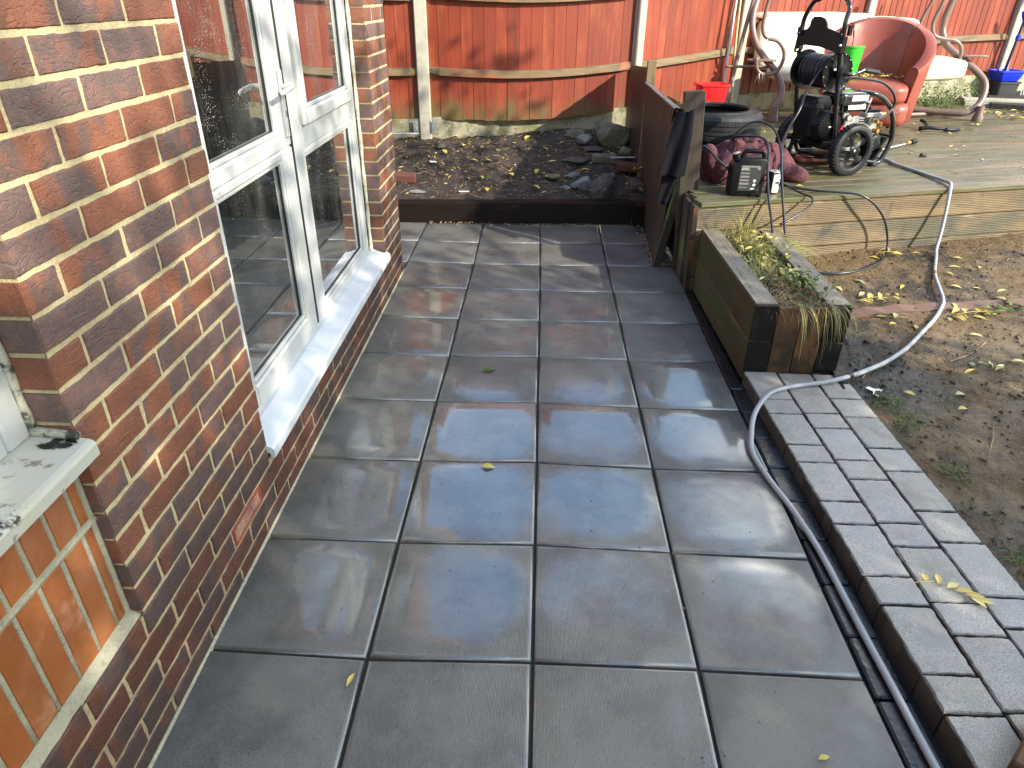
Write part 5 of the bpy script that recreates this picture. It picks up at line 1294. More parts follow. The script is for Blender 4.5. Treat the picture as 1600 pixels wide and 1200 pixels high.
g = MB(); tube(g, [(-.217, -.105, 1.070), (-.225, -.04, 1.072), (-.224, .035, 1.068), (-.221, .085, 1.053)], .0195, 16, 6); P_('foam_grip', 'black_rubber', g)
g = MB()
pl_ = [(.205, .858), (.215, .740), (.195, .735), (.190, .775), (.12, .785), (-.02, .782), (-.14, .762), (-.185, .745), (-.190, .870), (-.150, .872), (-.05, .893), (-.04, .915), (-.01, .945), (.03, .955), (.085, .953), (.105, .930), (.108, .900), (.125, .880)]
prism(g, pl_, (-.222, 0, 0), (0, 1, 0), (0, 0, 1), (1, 0, 0), .012)
for y_ in (-.19, .19):
    box(g, (-.205, y_-.004, .80), (.045, .034, .10), bev=.006); box(g, (-.228, y_-.01, .865), (.02, .04, .05), bev=.004)
box(g, (-.195, -.222, .885), (.030, .020, .06), bev=.004)
P_('lance_holder', 'black_plastic', g, smooth=False)
g = MB()
for y_, z_ in ((-.205, .862), (-.205, .80), (-.205, .66), (.175, .855), (.175, .75)): lathe(g, [(0, .006), (.006, .005), (.008, 0)], (-.232, y_, z_), (-.3, -1, .2), 10)
P_('bolt', 'metal', g)
# reel
RC = Vector((-.150, 0, .636))
g = MB()
for y_ in (-.145, .150):
    lathe(g, [(.020, -.004), (.040, -.006), (.060, -.003), (.108, -.003), (.119, -.007), (.122, 0), (.119, .007), (.108, .003), (.060, .003), (.040, .006), (.020, .004)], RC+Vector((0, y_, 0)), (0, 1, 0), 56, closedprof=True)
    for i in range(14):
        a = 2*PI*i/14; box(g, RC+Vector((math.cos(a)*.085, y_-.004 if y_ < 0 else y_+.004, math.sin(a)*.085)), (.030, .004, .006), rot=(0, -a, 0), bev=.001)
lathe(g, [(0, -.17), (.030, -.17), (.034, -.15), (.034, .15), (.03, .165), (0, .165)], RC, (0, 1, 0), 24)
reel = P_('hose_reel', 'black_plastic', g)
g = MB()
for i in range(12):   # light coming through the slots is modelled as pale bolt heads only on the rim
    a = 2*PI*i/12+.2; lathe(g, [(0, .003), (.0035, .002), (.004, 0)], RC+Vector((math.cos(a)*.112, -.152, math.sin(a)*.112)), (0, -1, 0), 6)
P_('rivet', 'metal', g, reel)
g = MB(); pts = []
rng = random.Random(4)
for layer, (r_, y0, y1, nt_) in enumerate(((.066, -.118, .118, 13), (.081, .116, -.110, 12), (.095, -.095, .105, 10))):
    for i in range(nt_*14):
        t = i/(nt_*14); a = 2*PI*t*nt_
        pts.append(RC+Vector((math.cos(a)*(r_+.004*noise.noise(Vector((t*12, layer, 0)))), y0+(y1-y0)*t+.010*noise.noise(Vector((t*9, layer, 4))), -math.sin(a)*r_)))
tube(g, pts, .0088, 7, 0); P_('coiled_hose', 'hose_black', g, reel)
g = MB(); tube(g, [(-.150, -.165, .636), (-.140, -.225, .634), (-.115, -.240, .632), (-.070, -.243, .642), (-.030, -.246, .656), (-.010, -.247, .654)], .0105, 12, 6); cr_ = P_('crank', 'black_gloss', g, reel)
g = MB(); lathe(g, [(0, 0), (.013, .002), (.015, .01), (.0145, .11), (.012, .118), (0, .119)], (-.018, -.247, .655), (1, -.05, -.15), 18); P_('crank_grip', 'black_rubber', g)
g = MB(); box(g, (-.158, -.200, .625), (.050, .020, .10), bev=.004); box(g, (-.145, .195, .63), (.045, .020, .09), bev=.004); P_('reel_bracket', 'black_plastic', g)
# engine
g = MB()
box(g, (-.03, 0, .285), (.24, .20, .17), bev=.02); box(g, (-.13, .02, .40), (.17, .20, .16), bev=.03); box(g, (-.19, -.03, .33), (.10, .17, .22), bev=.03)
for i in range(9): box(g, (.105, -.01, .245+i*.013), (.12, .17, .005), bev=.001)
for i in range(5): box(g, (-.10+.035*i, -.107, .405), (.02, .012, .05), bev=.003)
box(g, (.02, 0, .17), (.26, .22, .05), bev=.008); box(g, (.12, 0, .09), (.42, .26, .018), bev=.004)
eng = P_('engine', 'black_plastic', g)
g = MB()
box(g, (.085, -.105, .310), (.085, .030, .070), bev=.008); box(g, (.05, -.10, .355), (.05, .03, .04), bev=.006); box(g, (.15, -.06, .30), (.07, .10, .10), bev=.012)
lathe(g, [(0, .02), (.018, .02), (.022, 0)], (.06, -.115, .345), (0, -1, 0), 14); lathe(g, [(0, .018), (.012, .016), (.014, 0)], (.11, -.12, .29), (0, -1, 0), 12)
for i in range(7): box(g, (.205, -.02, .235+i*.016), (.08, .14, .006), bev=.001)
box(g, (.10, -.118, .272), (.018, .014, .03), bev=.003)
P_('carburettor', 'grey_metal', g, eng)
g = MB(); prism(g, [(-.022, 0), (.026, 0), (.010, .034), (-.004, .036)], (.015, -.125, .262), (1, 0, 0), (0, 0, 1), (0, -1, 0), .012); P_('red_lever', 'red_plastic', g, eng, smooth=False)
g = MB()
lathe(g, [(0, .030), (.026, .030), (.030, .026), (.085, .022), (.096, .008), (.098, -.02), (.098, -.05)], (-.140, -.150, .305), (0, -1, 0), 40)
for i in range(26):
    a = 2*PI*i/26
    for r_ in (.045, .062, .078): box(g, (-.140+math.cos(a)*r_, -.176, .305+math.sin(a)*r_), (.010, .006, .0035), rot=(0, -a+.5, 0), bev=.001)
rec = P_('starter_cover', 'black_plastic', g, eng)
g = MB(); box(g, (-.140, -.1815, .305), (.022, .001, .008), bev=.0003); P_('cover_badge', 'label_white', g, rec)
g = MB(); superbox(g, (.075, -.025, .462), (.245, .215, .088), p=7, nu=48, nv=20); tank = P_('fuel_tank', 'black_gloss', g, angle=60)
g = MB(); lathe(g, [(0, .034), (.018, .034), (.030, .030), (.032, .012), (.026, .010), (.026, 0)], (.01, -.03, .503), (0, 0, 1), 24)
for i in range(12): a = 2*PI*i/12; box(g, (.01+math.cos(a)*.031, -.03+math.sin(a)*.031, .524), (.004, .006, .014), rot=(0, 0, a), bev=.001)
P_('fuel_cap', 'black_plastic', g, tank)
g = MB(); box(g, (.118, -.1335, .470), (.140, .0016, .036), bev=.0005); box(g, (.110, -.1280, .414), (.150, .0016, .032), rot=(R(-12), 0, 0), bev=.0005)
box(g, (.108, -.120, .40), (.16, .02, .03), bev=.004) if False else None
lab = P_('warning_label', 'label_white', g, tank, smooth=False)
g = MB()
for i in range(5):
    box(g, (.064+i*.027, -.1346, .474), (.010, .0008, .008), rot=(0, .8*i, 0), bev=.0002); box(g, (.064+i*.027, -.1346, .461), (.014, .0008, .0022), bev=.0002)
    box(g, (.054+i*.027, -.1290, .418), (.012, .0008, .006), rot=(0, .5*i, 0), bev=.0002)
P_('label_marks', 'label_black', g, lab, smooth=False)
g = MB(); box(g, (.11, -.07, .405), (.17, .10, .05), bev=.012); P_('tank_bracket', 'black_plastic', g, eng)
# pump
g = MB()
lathe(g, [(0, 0), (.05, 0), (.055, .02), (.055, .10), (.045, .13), (.03, .16), (0, .16)], (.24, -.01, .235), (1, 0, 0), 24); box(g, (.385, -.01, .27), (.09, .09, .12), bev=.012); box(g, (.36, -.03, .34), (.15, .07, .035), bev=.01)
pump = P_('pump', 'grey_metal', g)
g = MB()
for (p, ax, r_, h_) in (((.43, -.05, .275), (0, -1, 0), .016, .03), ((.40, -.06, .235), (0, -1, 0), .020, .03), ((.44, -.03, .33), (1, 0, .3), .014, .05), ((.37, -.07, .30), (0, -1, 0), .013, .03)):
    lathe(g, [(0, h_), (r_*.7, h_), (r_, h_*.6), (r_, 0)], p, ax, 12)
P_('brass_fitting', 'brass', g, pump)
g = MB(); box(g, (.36, -.03, .366), (.12, .05, .02), bev=.006); lathe(g, [(0, .03), (.02, .03), (.024, 0)], (.33, -.02, .365), (0, 0, 1), 14); P_('pump_cap', 'black_plastic', g); g = MB()
superbox(g, (.34, -.10, .16), (.13, .08, .11), rot=(0, R(-25), 0), p=5); box(g, (.44, -.10, .15), (.10, .05, .022), rot=(0, R(-55), 0), bev=.006); box(g, (.40, -.11, .08), (.11, .06, .022), rot=(0, R(-55), 0), bev=.006)
P_('pump_housing', 'black_plastic', g)
g = MB()
for y_ in (-.125, .125):
    tube(g, [(.150, y_*.6, .503), (.258, y_, .487), (.361, y_, .440), (.446, y_, .360), (.498, y_, .245), (.504, y_, .150), (.460, y_, .045), (.415, y_, .018), (.376, y_, .022)], .0165, 14, 7)
tube(g, [(.505, -.125, .2), (.505, .125, .2)], .012, 12, 0); tube(g, [(.258, -.125, .487), (.258, .125, .487)], .012, 12, 0)
P_('roll_cage', 'black_gloss', g)
for y_ in (-.125, .125):
    g = MB(); lathe(g, [(0, 0), (.030, 0), (.032, .018), (.024, .030), (0, .030)], (.385, y_, 0), (0, 0, 1), 18); P_('foot', 'black_rubber', g)
g = MB(); tube(g, [(-.13, -.165, .600), (-.03, -.170, .603), (.088, -.170, .594), (.248, -.165, .565), (.366, -.16, .501), (.414, -.155, .438), (.412, -.15, .395)], .0080, 12, 7); hj = P_('jumper_hose', 'hose_black', g)
g = MB(); tube(g, [(.414, -.151, .400), (.398, -.13, .350), (.37, -.10, .325)], .0095, 12, 2); P_('hose_coupling', 'metal', g, hj)
g = MB(); tube(g, [(.425, -.17, .40), (.445, -.17, .415), (.455, -.17, .39), (.44, -.17, .365), (.422, -.17, .38)], .0018, 6, 5, closed=True); P_('clip_ring', 'metal', g, hj)
g = MB(); tube(g, [(.20, -.10, .44), (.215, -.12, .50 - .06), (.24, -.11, .46), (.26, -.08, .40), (.27, -.06, .36)], .006, 10, 5); P_('clear_tube', M('clear_tube', (.55, .5, .5), .3), g, pump)
# red lump under the washer
g = MB(); superbox(g, (2.00, 4.05, DZ+.025), (.26, .14, .05), rot=(0, 0, .2), p=4, fn=lambda v: v*(1+.1*noise.noise(v*20)))
tag(g.build('wet_brick', M('wet_red_brick', (.42, .13, .08), .3, layers=((30, .5, .7, (.28, .08, .05)),)), smooth=True, origin=(2.0, 4.05, DZ)), 'wet red brick lying under the pressure washer', 'brick')

# lance and trigger gun on the deck
g = MB(); tube(g, [(2.62, 4.42, .556), (2.80, 4.56, .557), (3.02, 4.74, .560)], .008, 10, 3); o = g.build('spray_lance', 'metal', smooth=True, origin=(2.8, 4.56, .556)); tag(o, 'thin metal spray lance with brass nozzle lying beside the washer', 'spray lance')
g = MB(); lathe(g, [(0, 0), (.012, 0), (.014, .04), (.010, .055), (0, .055)], (3.00, 4.725, .562), (.78, .62, .05), 12); g.build('nozzle', 'brass', o)
g = MB(); lathe(g, [(0, 0), (.016, 0), (.020, .02), (.021, .08), (.012, .10), (0, .10)], (3.045, 4.76, .566), (.78, .62, .0), 14); g.build('nozzle_guard', 'black_plastic', o, smooth=True)
tg = empty('spray_gun', (3.50, 5.46, .56)); tag(tg, 'black trigger spray gun lying on the deck right of the chair', 'spray gun')
g = MB(); tube(g, [(3.43, 5.44, .565), (3.50, 5.43, .575), (3.56, 5.42, .572), (3.66, 5.42, .565)], lambda t: .020-.008*t, 10, 4); g.build('barrel', 'black_plastic', tg, smooth=True)
g = MB(); tube(g, [(3.50, 5.44, .575), (3.53, 5.55, .60), (3.525, 5.63, .61)], .016, 10, 4); g.build('pistol_grip', 'black_plastic', tg, smooth=True)
g = MB(); lathe(g, [(0, 0), (.016, .004), (.019, .03), (.017, .14), (0, .146)], (3.64, 5.42, .563), (1, .04, 0), 14); g.build('side_handle', 'black_rubber', tg, smooth=True)
g = MB(); superbox(g, (2.93, 4.29, .553), (.05, .035, .03), fn=lambda v: v*(1+.4*noise.noise(v*60))); tag(g.build('debris_lump', 'granite', origin=(2.93, 4.29, .55)), 'small dark clod on the wet deck boards', 'clod')

# blue pan, tub, brush handles by the far post
rect_tub('washing_up_tub', (5.50, 7.86, .74), .24, .20, .31, .24, .12, 'blue_plastic', 'bright blue plastic tub stacked on a dark crate by the far post', 'tub', R(10))
rect_tub('storage_crate', (5.53, 7.88, .56), .24, .19, .27, .21, .175, 'label_dark', 'small dark grey crate under the bright blue tub', 'crate', R(6))
g = MB(); tube(g, [(5.51, 7.92, .82), (5.56, 7.95, 1.35), (5.60, 7.98, 1.95)], .016, 12, 2); o = g.build('broom', 'dark_blue_tube', smooth=True, origin=(5.5, 7.92, .8)); tag(o, 'long dark handled broom standing in the blue tub', 'broom')
g = MB(); lathe(g, [(0, 0), (.022, 0), (.024, .25), (0, .25)], (5.585, 7.965, 1.58), (.06, .04, 1), 12); g.build('blue_grip', 'blue_plastic', o); g = MB(); lathe(g, [(.018, 0), (.026, .004), (.026, .05), (.018, .054)], (5.548, 7.94, 1.17), (.06, .04, 1), 12); g.build('blue_sleeve', 'blue_plastic', o)
g = MB(); tube(g, [(5.47, 7.84, 1.43), (5.62, 7.86, 1.15), (5.80, 7.85, .72)], .017, 12, 2); o = g.build('rake', 'dark_blue_tube', smooth=True, origin=(5.8, 7.85, .7)); tag(o, 'garden rake with blue grip leaning at the far right of the fence', 'rake')
g = MB(); lathe(g, [(0, 0), (.022, .004), (.026, .10), (.020, .135), (0, .14)], (5.515, 7.845, 1.35), (-.4, -.05, .8), 12); g.build('blue_grip', 'blue_plastic', o)
g = MB()
for i in range(7): tube(g, [(5.80, 7.85, .74), (5.74+.024*i, 7.84, .66), (5.72+.030*i, 7.80, .58)], .005, 6, 3)
g.build('tines', 'galv', o)
# raised border slab on the far right
g = MB(); prism(g, [(4.95, 7.02), (5.45, 8.05), (8.5, 9.3), (8.6, 7.6), (5.6, 6.65)], (0, 0, DZ-.05), (1, 0, 0), (0, 1, 0), (0, 0, 1), .10)
tag(g.build('border_ground', 'soil'), kind='structure')
g = MB(); box(g, (5.55, 7.12, DZ+.055), (1.6, .20, .035), rot=(0, 0, R(-14)), bev=.006, axis=0); box(g, (5.55, 7.07, DZ+.015), (1.6, .14, .05), rot=(0, 0, R(-14)), bev=.006)
tag(g.build('kerb_slab', 'concrete', origin=(5.55, 7.12, DZ)), 'grey kerb slab edging the raised border at the far right', 'kerb')

# ================================================================== ROCKS AND BRICKS IN THE BED
for nm, mt, c, s, sd_, lb in (
    ('stone', 'stone', (0.640, 5.25, .50), (.155, .13, .115), 1, 'large round mossy stone at the back right of the soil bed'),
    ('stone', 'greyblock', (0.375, 5.24, .455), (.085, .07, .05), 2, 'pale grey stone left of the large mossy stone'),
    ('stone', 'stone', (0.300, 5.38, .475), (.10, .07, .06), 3, 'buff stone against the gravel board at the back of the bed'),
    ('stone', 'granite', (0.470, 5.12, .405), (.13, .07, .022), 5, 'flat dark slab of stone in front of the mossy stone'),
    ('stone', 'greyblock', (0.345, 4.47, .240), (.105, .085, .075), 6, 'blue grey angular concrete lump beside the dark rock'),
    ('stone', 'granite', (0.500, 4.335, .250), (.115, .085, .120), 7, 'big dark purple rock standing on the sleeper edge'),
    ('stone', 'stone', (0.740, 4.99, .400), (.065, .06, .07), 8, 'brown rounded stone beside the screen'),
    ('stone', 'greyblock', (0.255, 4.66, .275), (.055, .04, .028), 9, 'small flat grey stone left of the concrete lump'),
    ('stone', 'stone', (0.10, 4.64, .262), (.085, .05, .025), 10, 'thin brown stone lying in the middle right of the bed'),
    ('stone', 'granite', (0.30, 4.93, .345), (.15, .09, .03), 11, 'dark flat rubble stone in the right of the bed'),
    ('slate', 'greyblock', (-1.035, 4.37, .185), (.085, .055, .010), 12, 'thin grey slate near the house corner'),
    ('stone', 'stone', (-0.93, 5.20, .385), (.05, .04, .03), 13, 'small brown pebble near the pale post'),
    ('stone', 'greyblock', (0.20, 4.45, .215), (.04, .03, .025), 14, 'tiny grey pebble in front of the concrete lump'),
    ('stone', 'stone', (0.60, 4.62, .275), (.04, .035, .035), 15, 'small pale stone above the dark purple rock')):
    o = rock(nm, mt, c, s, sd_); tag(o, lb, 'stone')
for c, s, rz, mt, lb in (((0.54, 4.90, .365), (.215, .10, .065), R(8), 'stone', 'brown weathered brick in front of the mossy stone'), ((0.735, 4.72, .335), (.20, .10, .065), R(-6), 'old_brick', 'red brick lying by the dark screen'), ((-1.16, 4.55, .255), (.19, .10, .068), R(4), 'old_brick', 'red brick half hidden behind the house corner'), ((0.78, 4.52, .24), (.10, .20, .06), R(5), 'granite', 'dark brick end behind the short sleeper')):
    g = MB(); box(g, c, s, rot=(R(4), R(3), rz), bev=.008, jit=.003); tag(g.build('loose_brick', mt, origin=c), lb, 'brick')
g = MB(); box(g, (0.70, 4.86, .385), (.24, .022, .012), rot=(0, R(-2), R(-4)), bev=.002); tag(g.build('metal_strip', 'galv', origin=(.70, 4.86, .385)), 'thin grey slotted metal strip above the red brick', 'metal strip')
g = MB(); box(g, (-0.640, 4.365, .192), (.085, .024, .006), rot=(0, 0, R(2)), bev=.002); tag(g.build('plant_label', 'white_bit', origin=(-.64, 4.365, .19)), 'white plastic plant label lying at the front of the bed', 'plant label')
g = MB(); box(g, (-0.965, 4.89, .315), (.06, .035, .006), rot=(.1, .1, .4), bev=.002); tag(g.build('plastic_scrap', 'white_bit', origin=(-.965, 4.89, .31)), 'white scrap on the soil at the left of the bed', 'scrap')

# ================================================================== LITTER, LEAVES, TWIGS
g = MB(); gy = MB(); gt = MB()
for i in range(1000):
    x_ = random.uniform(-1.9, .78); y_ = 4.30+1.25*random.random()**.8
    if random.random() > .35+.65*max(0, noise.noise(Vector((x_*1.6, y_*1.6, 9)))+.5): continue
    leaf(g, (x_, y_, bedz(x_, y_)+.006), random.uniform(.025, .065), random.uniform(.008, .024), random.uniform(0, 6.3), random.uniform(-.5, .5), random.uniform(-.6, .6))
tag(g.build('leaf_litter', 'leaf_litter'), 'brown and yellow leaf litter on the dark soil bed', kind='stuff')
for i in range(900):
    x_ = random.uniform(-1.8, .8); y_ = 4.28+1.25*random.random(); a = random.uniform(0, PI); l_ = random.uniform(.02, .10)*(2.2 if random.random() < .06 else 1)
    z_ = bedz(x_, y_)+.006
    tube(gt, [(x_, y_, z_), (x_+math.cos(a)*l_*.5, y_+math.sin(a)*l_*.5, z_+.008), (x_+math.cos(a+.2)*l_, y_+math.sin(a+.2)*l_, bedz(x_+math.cos(a)*l_, y_+math.sin(a)*l_)+.006)], random.uniform(.0008, .0022), 4, 0, rnd=random.random())
tag(gt.build('twigs', 'twig'), 'dry twigs scattered over the soil bed', kind='stuff')
# single leaves one can pick out
def one_leaf(c, L_, W_, a, mt, lb, grp=None, tilt=.08):
    g = MB(); leaf(g, c, L_, W_, a, tilt, .05, .18); o = g.build('fallen_leaf', mt, origin=c); tag(o, lb, 'leaf', grp)
one_leaf((-0.241, 1.67, .008), .075, .030, .3, 'leaf_green', 'small green leaf on a wet slab in the middle of the patio')
one_leaf((-0.187, .887, .008), .062, .026, -.1, 'leaf_yellow', 'single pale yellow leaf on the slab in front of the blue sky reflection')
one_leaf((-0.489, -.079, .007), .050, .013, 1.35, 'leaf_yellow', 'narrow yellow leaf beside the slab joint at the bottom left')
one_leaf((0.716, -.24, .007), .035, .014, .3, 'leaf_yellow', 'tiny yellow leaf on the slab at the bottom right')
bedl = [(-0.608, 4.938), (-0.483, 4.944), (-0.512, 4.578), (-0.264, 4.63), (-0.046, 4.691), (-0.049, 4.441), (-0.451, 4.384), (-0.713, 5.206), (-0.83, 5.428), (-0.687, 5.40), (0.088, 4.873), (0.018, 4.596), (0.618, 5.02), (0.80, 5.051), (-0.88, 5.039), (-1.23, 5.006), (0.382, 4.775), (-0.143, 5.361), (0.234, 5.40)]
for x_, y_ in bedl: one_leaf((x_, y_, bedz(x_, y_)+.025), random.uniform(.07, .11), random.uniform(.03, .045), random.uniform(0, 3.1), 'leaf_yellow', 'yellow leaf lying on the dark soil bed', 'yellow leaves on the soil bed', random.uniform(-.3, .3))
mudl = [(1.842, 2.189), (1.926, 2.205), (1.868, 2.096), (1.981, 2.083), (2.546, 2.562), (2.248, 2.179), (2.371, 2.203), (2.191, 2.16), (2.542, 2.334), (2.427, 2.578), (2.67, 2.538), (2.047, 1.662), (2.202, 1.693), (1.895, 1.445), (1.673, 1.45), (1.859, 1.345), (2.309, 1.736), (2.434, 3.107), (2.646, 3.004), (2.553, 2.854), (2.468, 2.74), (2.128, 3.00), (1.916, 2.66), (2.133, 2.593), (2.708, 2.855), (3.111, 3.05), (2.252, 2.005), (2.06, 2.50), (1.75, 2.55), (2.30, 2.33), (2.44, 2.27), (2.60, 2.42)]
for i, (x_, y_) in enumerate(mudl): one_leaf((x_, y_, mudz(x_, y_)+.012), random.uniform(.05, .085), random.uniform(.018, .032), random.uniform(-1.6, 1.6), 'leaf_pale' if i % 3 == 1 else 'leaf_yellow', 'pale yellow leaf lying on the mud right of the planter', 'leaves on the mud', random.uniform(-.2, .2))
# leaflet clusters
def cluster(name, c, n, L_, spread, mt, lb, a0=0.0):
    g = MB()
    tube(g, [(c[0]-spread*math.cos(a0), c[1]-spread*math.sin(a0), c[2]), (c[0], c[1], c[2]+.012), (c[0]+spread*math.cos(a0), c[1]+spread*math.sin(a0), c[2])], .0014, 5, 3)
    for i in range(n):
        t = -1+2*(i+.5)/n; s_ = 1 if i % 2 else -1
        q_ = random.uniform(.25, .5); leaf(g, (c[0]+(t+random.uniform(-.2, .2))*spread*math.cos(a0)-s_*L_*q_*math.sin(a0), c[1]+(t+random.uniform(-.2, .2))*spread*math.sin(a0)+s_*L_*q_*math.cos(a0), c[2]+random.uniform(.004, .022)), L_*random.uniform(.5, 1.15), L_*random.uniform(.22, .38), a0+s_*random.uniform(.2, 1.5), random.uniform(-.45, .45), random.uniform(-.5, .5), .3)
    tag(g.build(name, mt, origin=c), lb, 'leaf sprig')
cluster('leaf_sprig', (1.904, 2.406, mudz(1.904, 2.406)+.006), 9, .085, .09, 'leaf_yellow', 'yellow leaf sprig on the mud just above the reddish board', .1)
cluster('leaf_sprig', (2.545, 2.30, mudz(2.545, 2.30)+.012), 11, .085, .14, 'leaf_green', 'green ash leaf sprig on the mud near the right edge', .45)
cluster('leaf_sprig', (2.35, 2.235, mudz(2.35, 2.235)+.012), 8, .09, .13, 'leaf_yellow', 'bright yellow leaf sprig just below the green one', .25)
cluster('leaf_sprig', (2.13, 1.70, mudz(2.13, 1.70)+.012), 7, .06, .08, 'leaf_pale', 'dry pale sprig lying in the middle of the dark mud', -.2)
cluster('leaf_sprig', (2.22, 3.05, mudz(2.22, 3.05)+.02), 6, .09, .08, 'leaf_yellow', 'yellow star shaped leaf sprig under the deck edge', .3)
cluster('leaf_sprig', (0.80, 4.62, .34), 7, .07, .06, 'leaf_yellow', 'yellow sprig hanging between the bed and the screen', 1.3)
cluster('leaf_sprig', (0.83, 4.42, .22), 7, .07, .07, 'leaf_yellow', 'yellow leaf sprig beside the short sleeper', 1.4)
# sprig on the pavers
g = MB()
tube(g, [(1.155, .300, .054), (1.20, .306, .058), (1.25, .300, .058), (1.30, .262, .057), (1.33, .225, .056)], .0012, 5, 5)
for x_, y_, L_, a in ((1.205, .322, .034, 1.5), (1.244, .318, .052, 1.2), (1.276, .290, .055, .4), (1.300, .270, .058, .05), (1.322, .252, .060, -.1), (1.318, .228, .055, -1.0), (1.340, .230, .055, -.35)):
    leaf(g, (x_, y_, .0635), L_, .020, a, .05, .1, .15)
tag(g.build('leaf_sprig', 'leaf_yellow', origin=(1.25, .29, .06)), 'yellow leaf sprig lying on the grey block paving', 'leaf sprig')
# mud crumbs, straw, twigs
g = MB(); gt = MB()
for i in range(2600):
    x_ = 1.45+2.6*random.random()**1.2; y_ = random.uniform(-.2, 3.3)
    if x_ < xl(y_)+.50 and y_ < 1.66: continue
    s_ = random.uniform(.003, .012)*(1.8 if random.random() < .04 else 1)
    box(g, (x_, y_, mudz(x_, y_)+s_*.2), (s_*1.5, s_, s_*.7), rot=(random.uniform(0, 3), random.uniform(-.5, .5), random.uniform(0, 3)), bev=s_*.25, jit=s_*.12)
tag(g.build('mud_clods', 'mud'), 'small clods of earth on the mud', kind='stuff')
for i in range(1500):
    x_ = 1.5+2.6*random.random(); y_ = random.uniform(-.2, 3.3); a = random.uniform(0, PI); l_ = random.uniform(.012, .05)*(3 if random.random() < .02 else 1)
    x2 = x_+math.cos(a)*l_; y2 = y_+math.sin(a)*l_
    tube(gt, [(x_, y_, mudz(x_, y_)+.004), ((x_+x2)/2+.004, (y_+y2)/2, mudz((x_+x2)/2, (y_+y2)/2)+.006), (x2, y2, mudz(x2, y2)+.004)], random.uniform(.0006, .0014), 4, 0, rnd=random.random())
for (pts, r_) in (([(1.72, 1.28), (1.84, 1.18), (1.95, 1.05), (2.08, 1.02)], .0022), ([(1.78, 1.00), (1.86, 1.12), (1.92, 1.22)], .0018), ([(2.0, 1.75), (2.14, 1.83), (2.26, 1.93)], .0028), ([(1.62, 2.25), (1.95, 2.19), (2.3, 2.2)], .0018), ([(1.9, .62), (2.05, .68), (2.2, .75)], .002), ([(2.3, 1.2), (2.5, 1.25)], .002)):
    tube(gt, [(x_, y_, mudz(x_, y_)+.006) for x_, y_ in pts], r_, 5, 4, rnd=.8)
tag(gt.build('straw', 'twig'), 'dry straw and stalks scattered on the mud', kind='stuff')
# reddish board half buried
g = MB(); vs = []
for i in range(24):
    t = i/23; x_ = 1.60+2.2*t; y_ = 2.21+.31*t+.02*math.sin(t*5); wv = .035+.02*t+.006*noise.noise(Vector((t*9, 0, 0)))
    zz = max(mudz(x_, y_-wv), mudz(x_, y_+wv), mudz(x_, y_))+.006+.006*noise.noise(Vector((t*6, 3, 0)))
    for u, z_ in ((-wv, zz-.05), (-wv, zz), (wv, zz+.006), (wv, zz-.05)): vs.append(Vector((x_-u*.14, y_+u, z_)))
g.add(vs, [(i*4+k, (i+1)*4+k, (i+1)*4+k+1, i*4+k+1) for i in range(23) for k in range(3)])
tag(g.build('buried_board', 'reddish_strip', origin=(2.2, 2.3, .1)), 'reddish weathered board half buried across the mud', 'board')
# puddle
g = MB(); n = 60; vs = [Vector((1.560, 1.500, .0500))]
for i in range(n):
    a = 2*PI*i/n; r_ = .045+.018*noise.noise(Vector((math.cos(a)*2.5, math.sin(a)*2.5, 1)))+.010*noise.noise(Vector((math.cos(a)*7, math.sin(a)*7, 5)))
    vs.append(Vector((1.560+r_*math.cos(a)*.9, 1.500+r_*math.sin(a)*1.5, .0500)))
g.add(vs, [(0, i+1, (i+1) % n+1) for i in range(n)])
tag(g.build('puddle', 'puddle'), kind='structure')
# grass tufts at the mud edge and weeds by the fence
for nm, c, n, h, lb in (('grass_tuft', (1.555, 1.40), 90, .075, 'green grass tuft at the mud edge nearest the puddle'), ('grass_tuft', (1.570, 1.24), 90, .07, 'green grass tuft a little nearer than the puddle one'), ('grass_tuft', (1.60, .885), 55, .06, 'small grass tuft halfway along the paving edge'), ('grass_tuft', (1.60, .43), 80, .07, 'grass tuft at the right edge of the picture by the paving')):
    g = MB()
    for _ in range(n):
        a = random.uniform(0, 6.3); r_ = .07*math.sqrt(random.random()); x_, y_ = c[0]+r_*math.cos(a)*.8, c[1]+r_*math.sin(a)
        blade(g, (x_, y_, mudz(x_, y_)), (random.gauss(0, .7), random.gauss(0, .7), .6), h*random.uniform(.5, 1.2), .0035, random.uniform(.8, 2.4))
    tag(g.build(nm, 'leaf_green', origin=(c[0], c[1], mudz(*c))), lb, 'grass tuft')
g = MB()
for i in range(1500):
    t = random.random(); p = PM.lerp(P4, -.25+1.0*t); off = random.uniform(.12, .75)*(1 if t < .6 else .6)
    x_, y_ = p.x+.42*off, p.y-.9*off
    leaf(g, (x_, y_, DZ+.02+random.random()**2*.22*(1-off*.7)), random.uniform(.02, .05), random.uniform(.008, .022), random.uniform(0, 6.3), random.uniform(-.9, .9), random.uniform(-.7, .7))
for i in range(900):
    t = random.random(); p = PM.lerp(P4, -.25+1.0*t); off = random.uniform(.1, .7)
    blade(g, (p.x+.42*off, p.y-.9*off, DZ-.01), (random.gauss(0, .6), random.gauss(0, .6), .8), random.uniform(.05, .22), .004, random.uniform(.8, 2.2))
tag(g.build('weeds', 'leaf_green'), 'green weeds growing along the foot of the fence on the right', kind='stuff')
g = MB()
for i in range(260):
    x_ = random.uniform(1.2, 5.6); y_ = 3.2+3.6*random.random()
    if y_ < 2.95+.27*(x_-.93): continue
    if random.random() > (.25 if x_ < 4.2 else 1.0): continue
    leaf(g, (x_, y_, DZ+.006), random.uniform(.03, .07), random.uniform(.012, .028), random.uniform(0, 6.3), random.uniform(-.2, .2), random.uniform(-.2, .2))
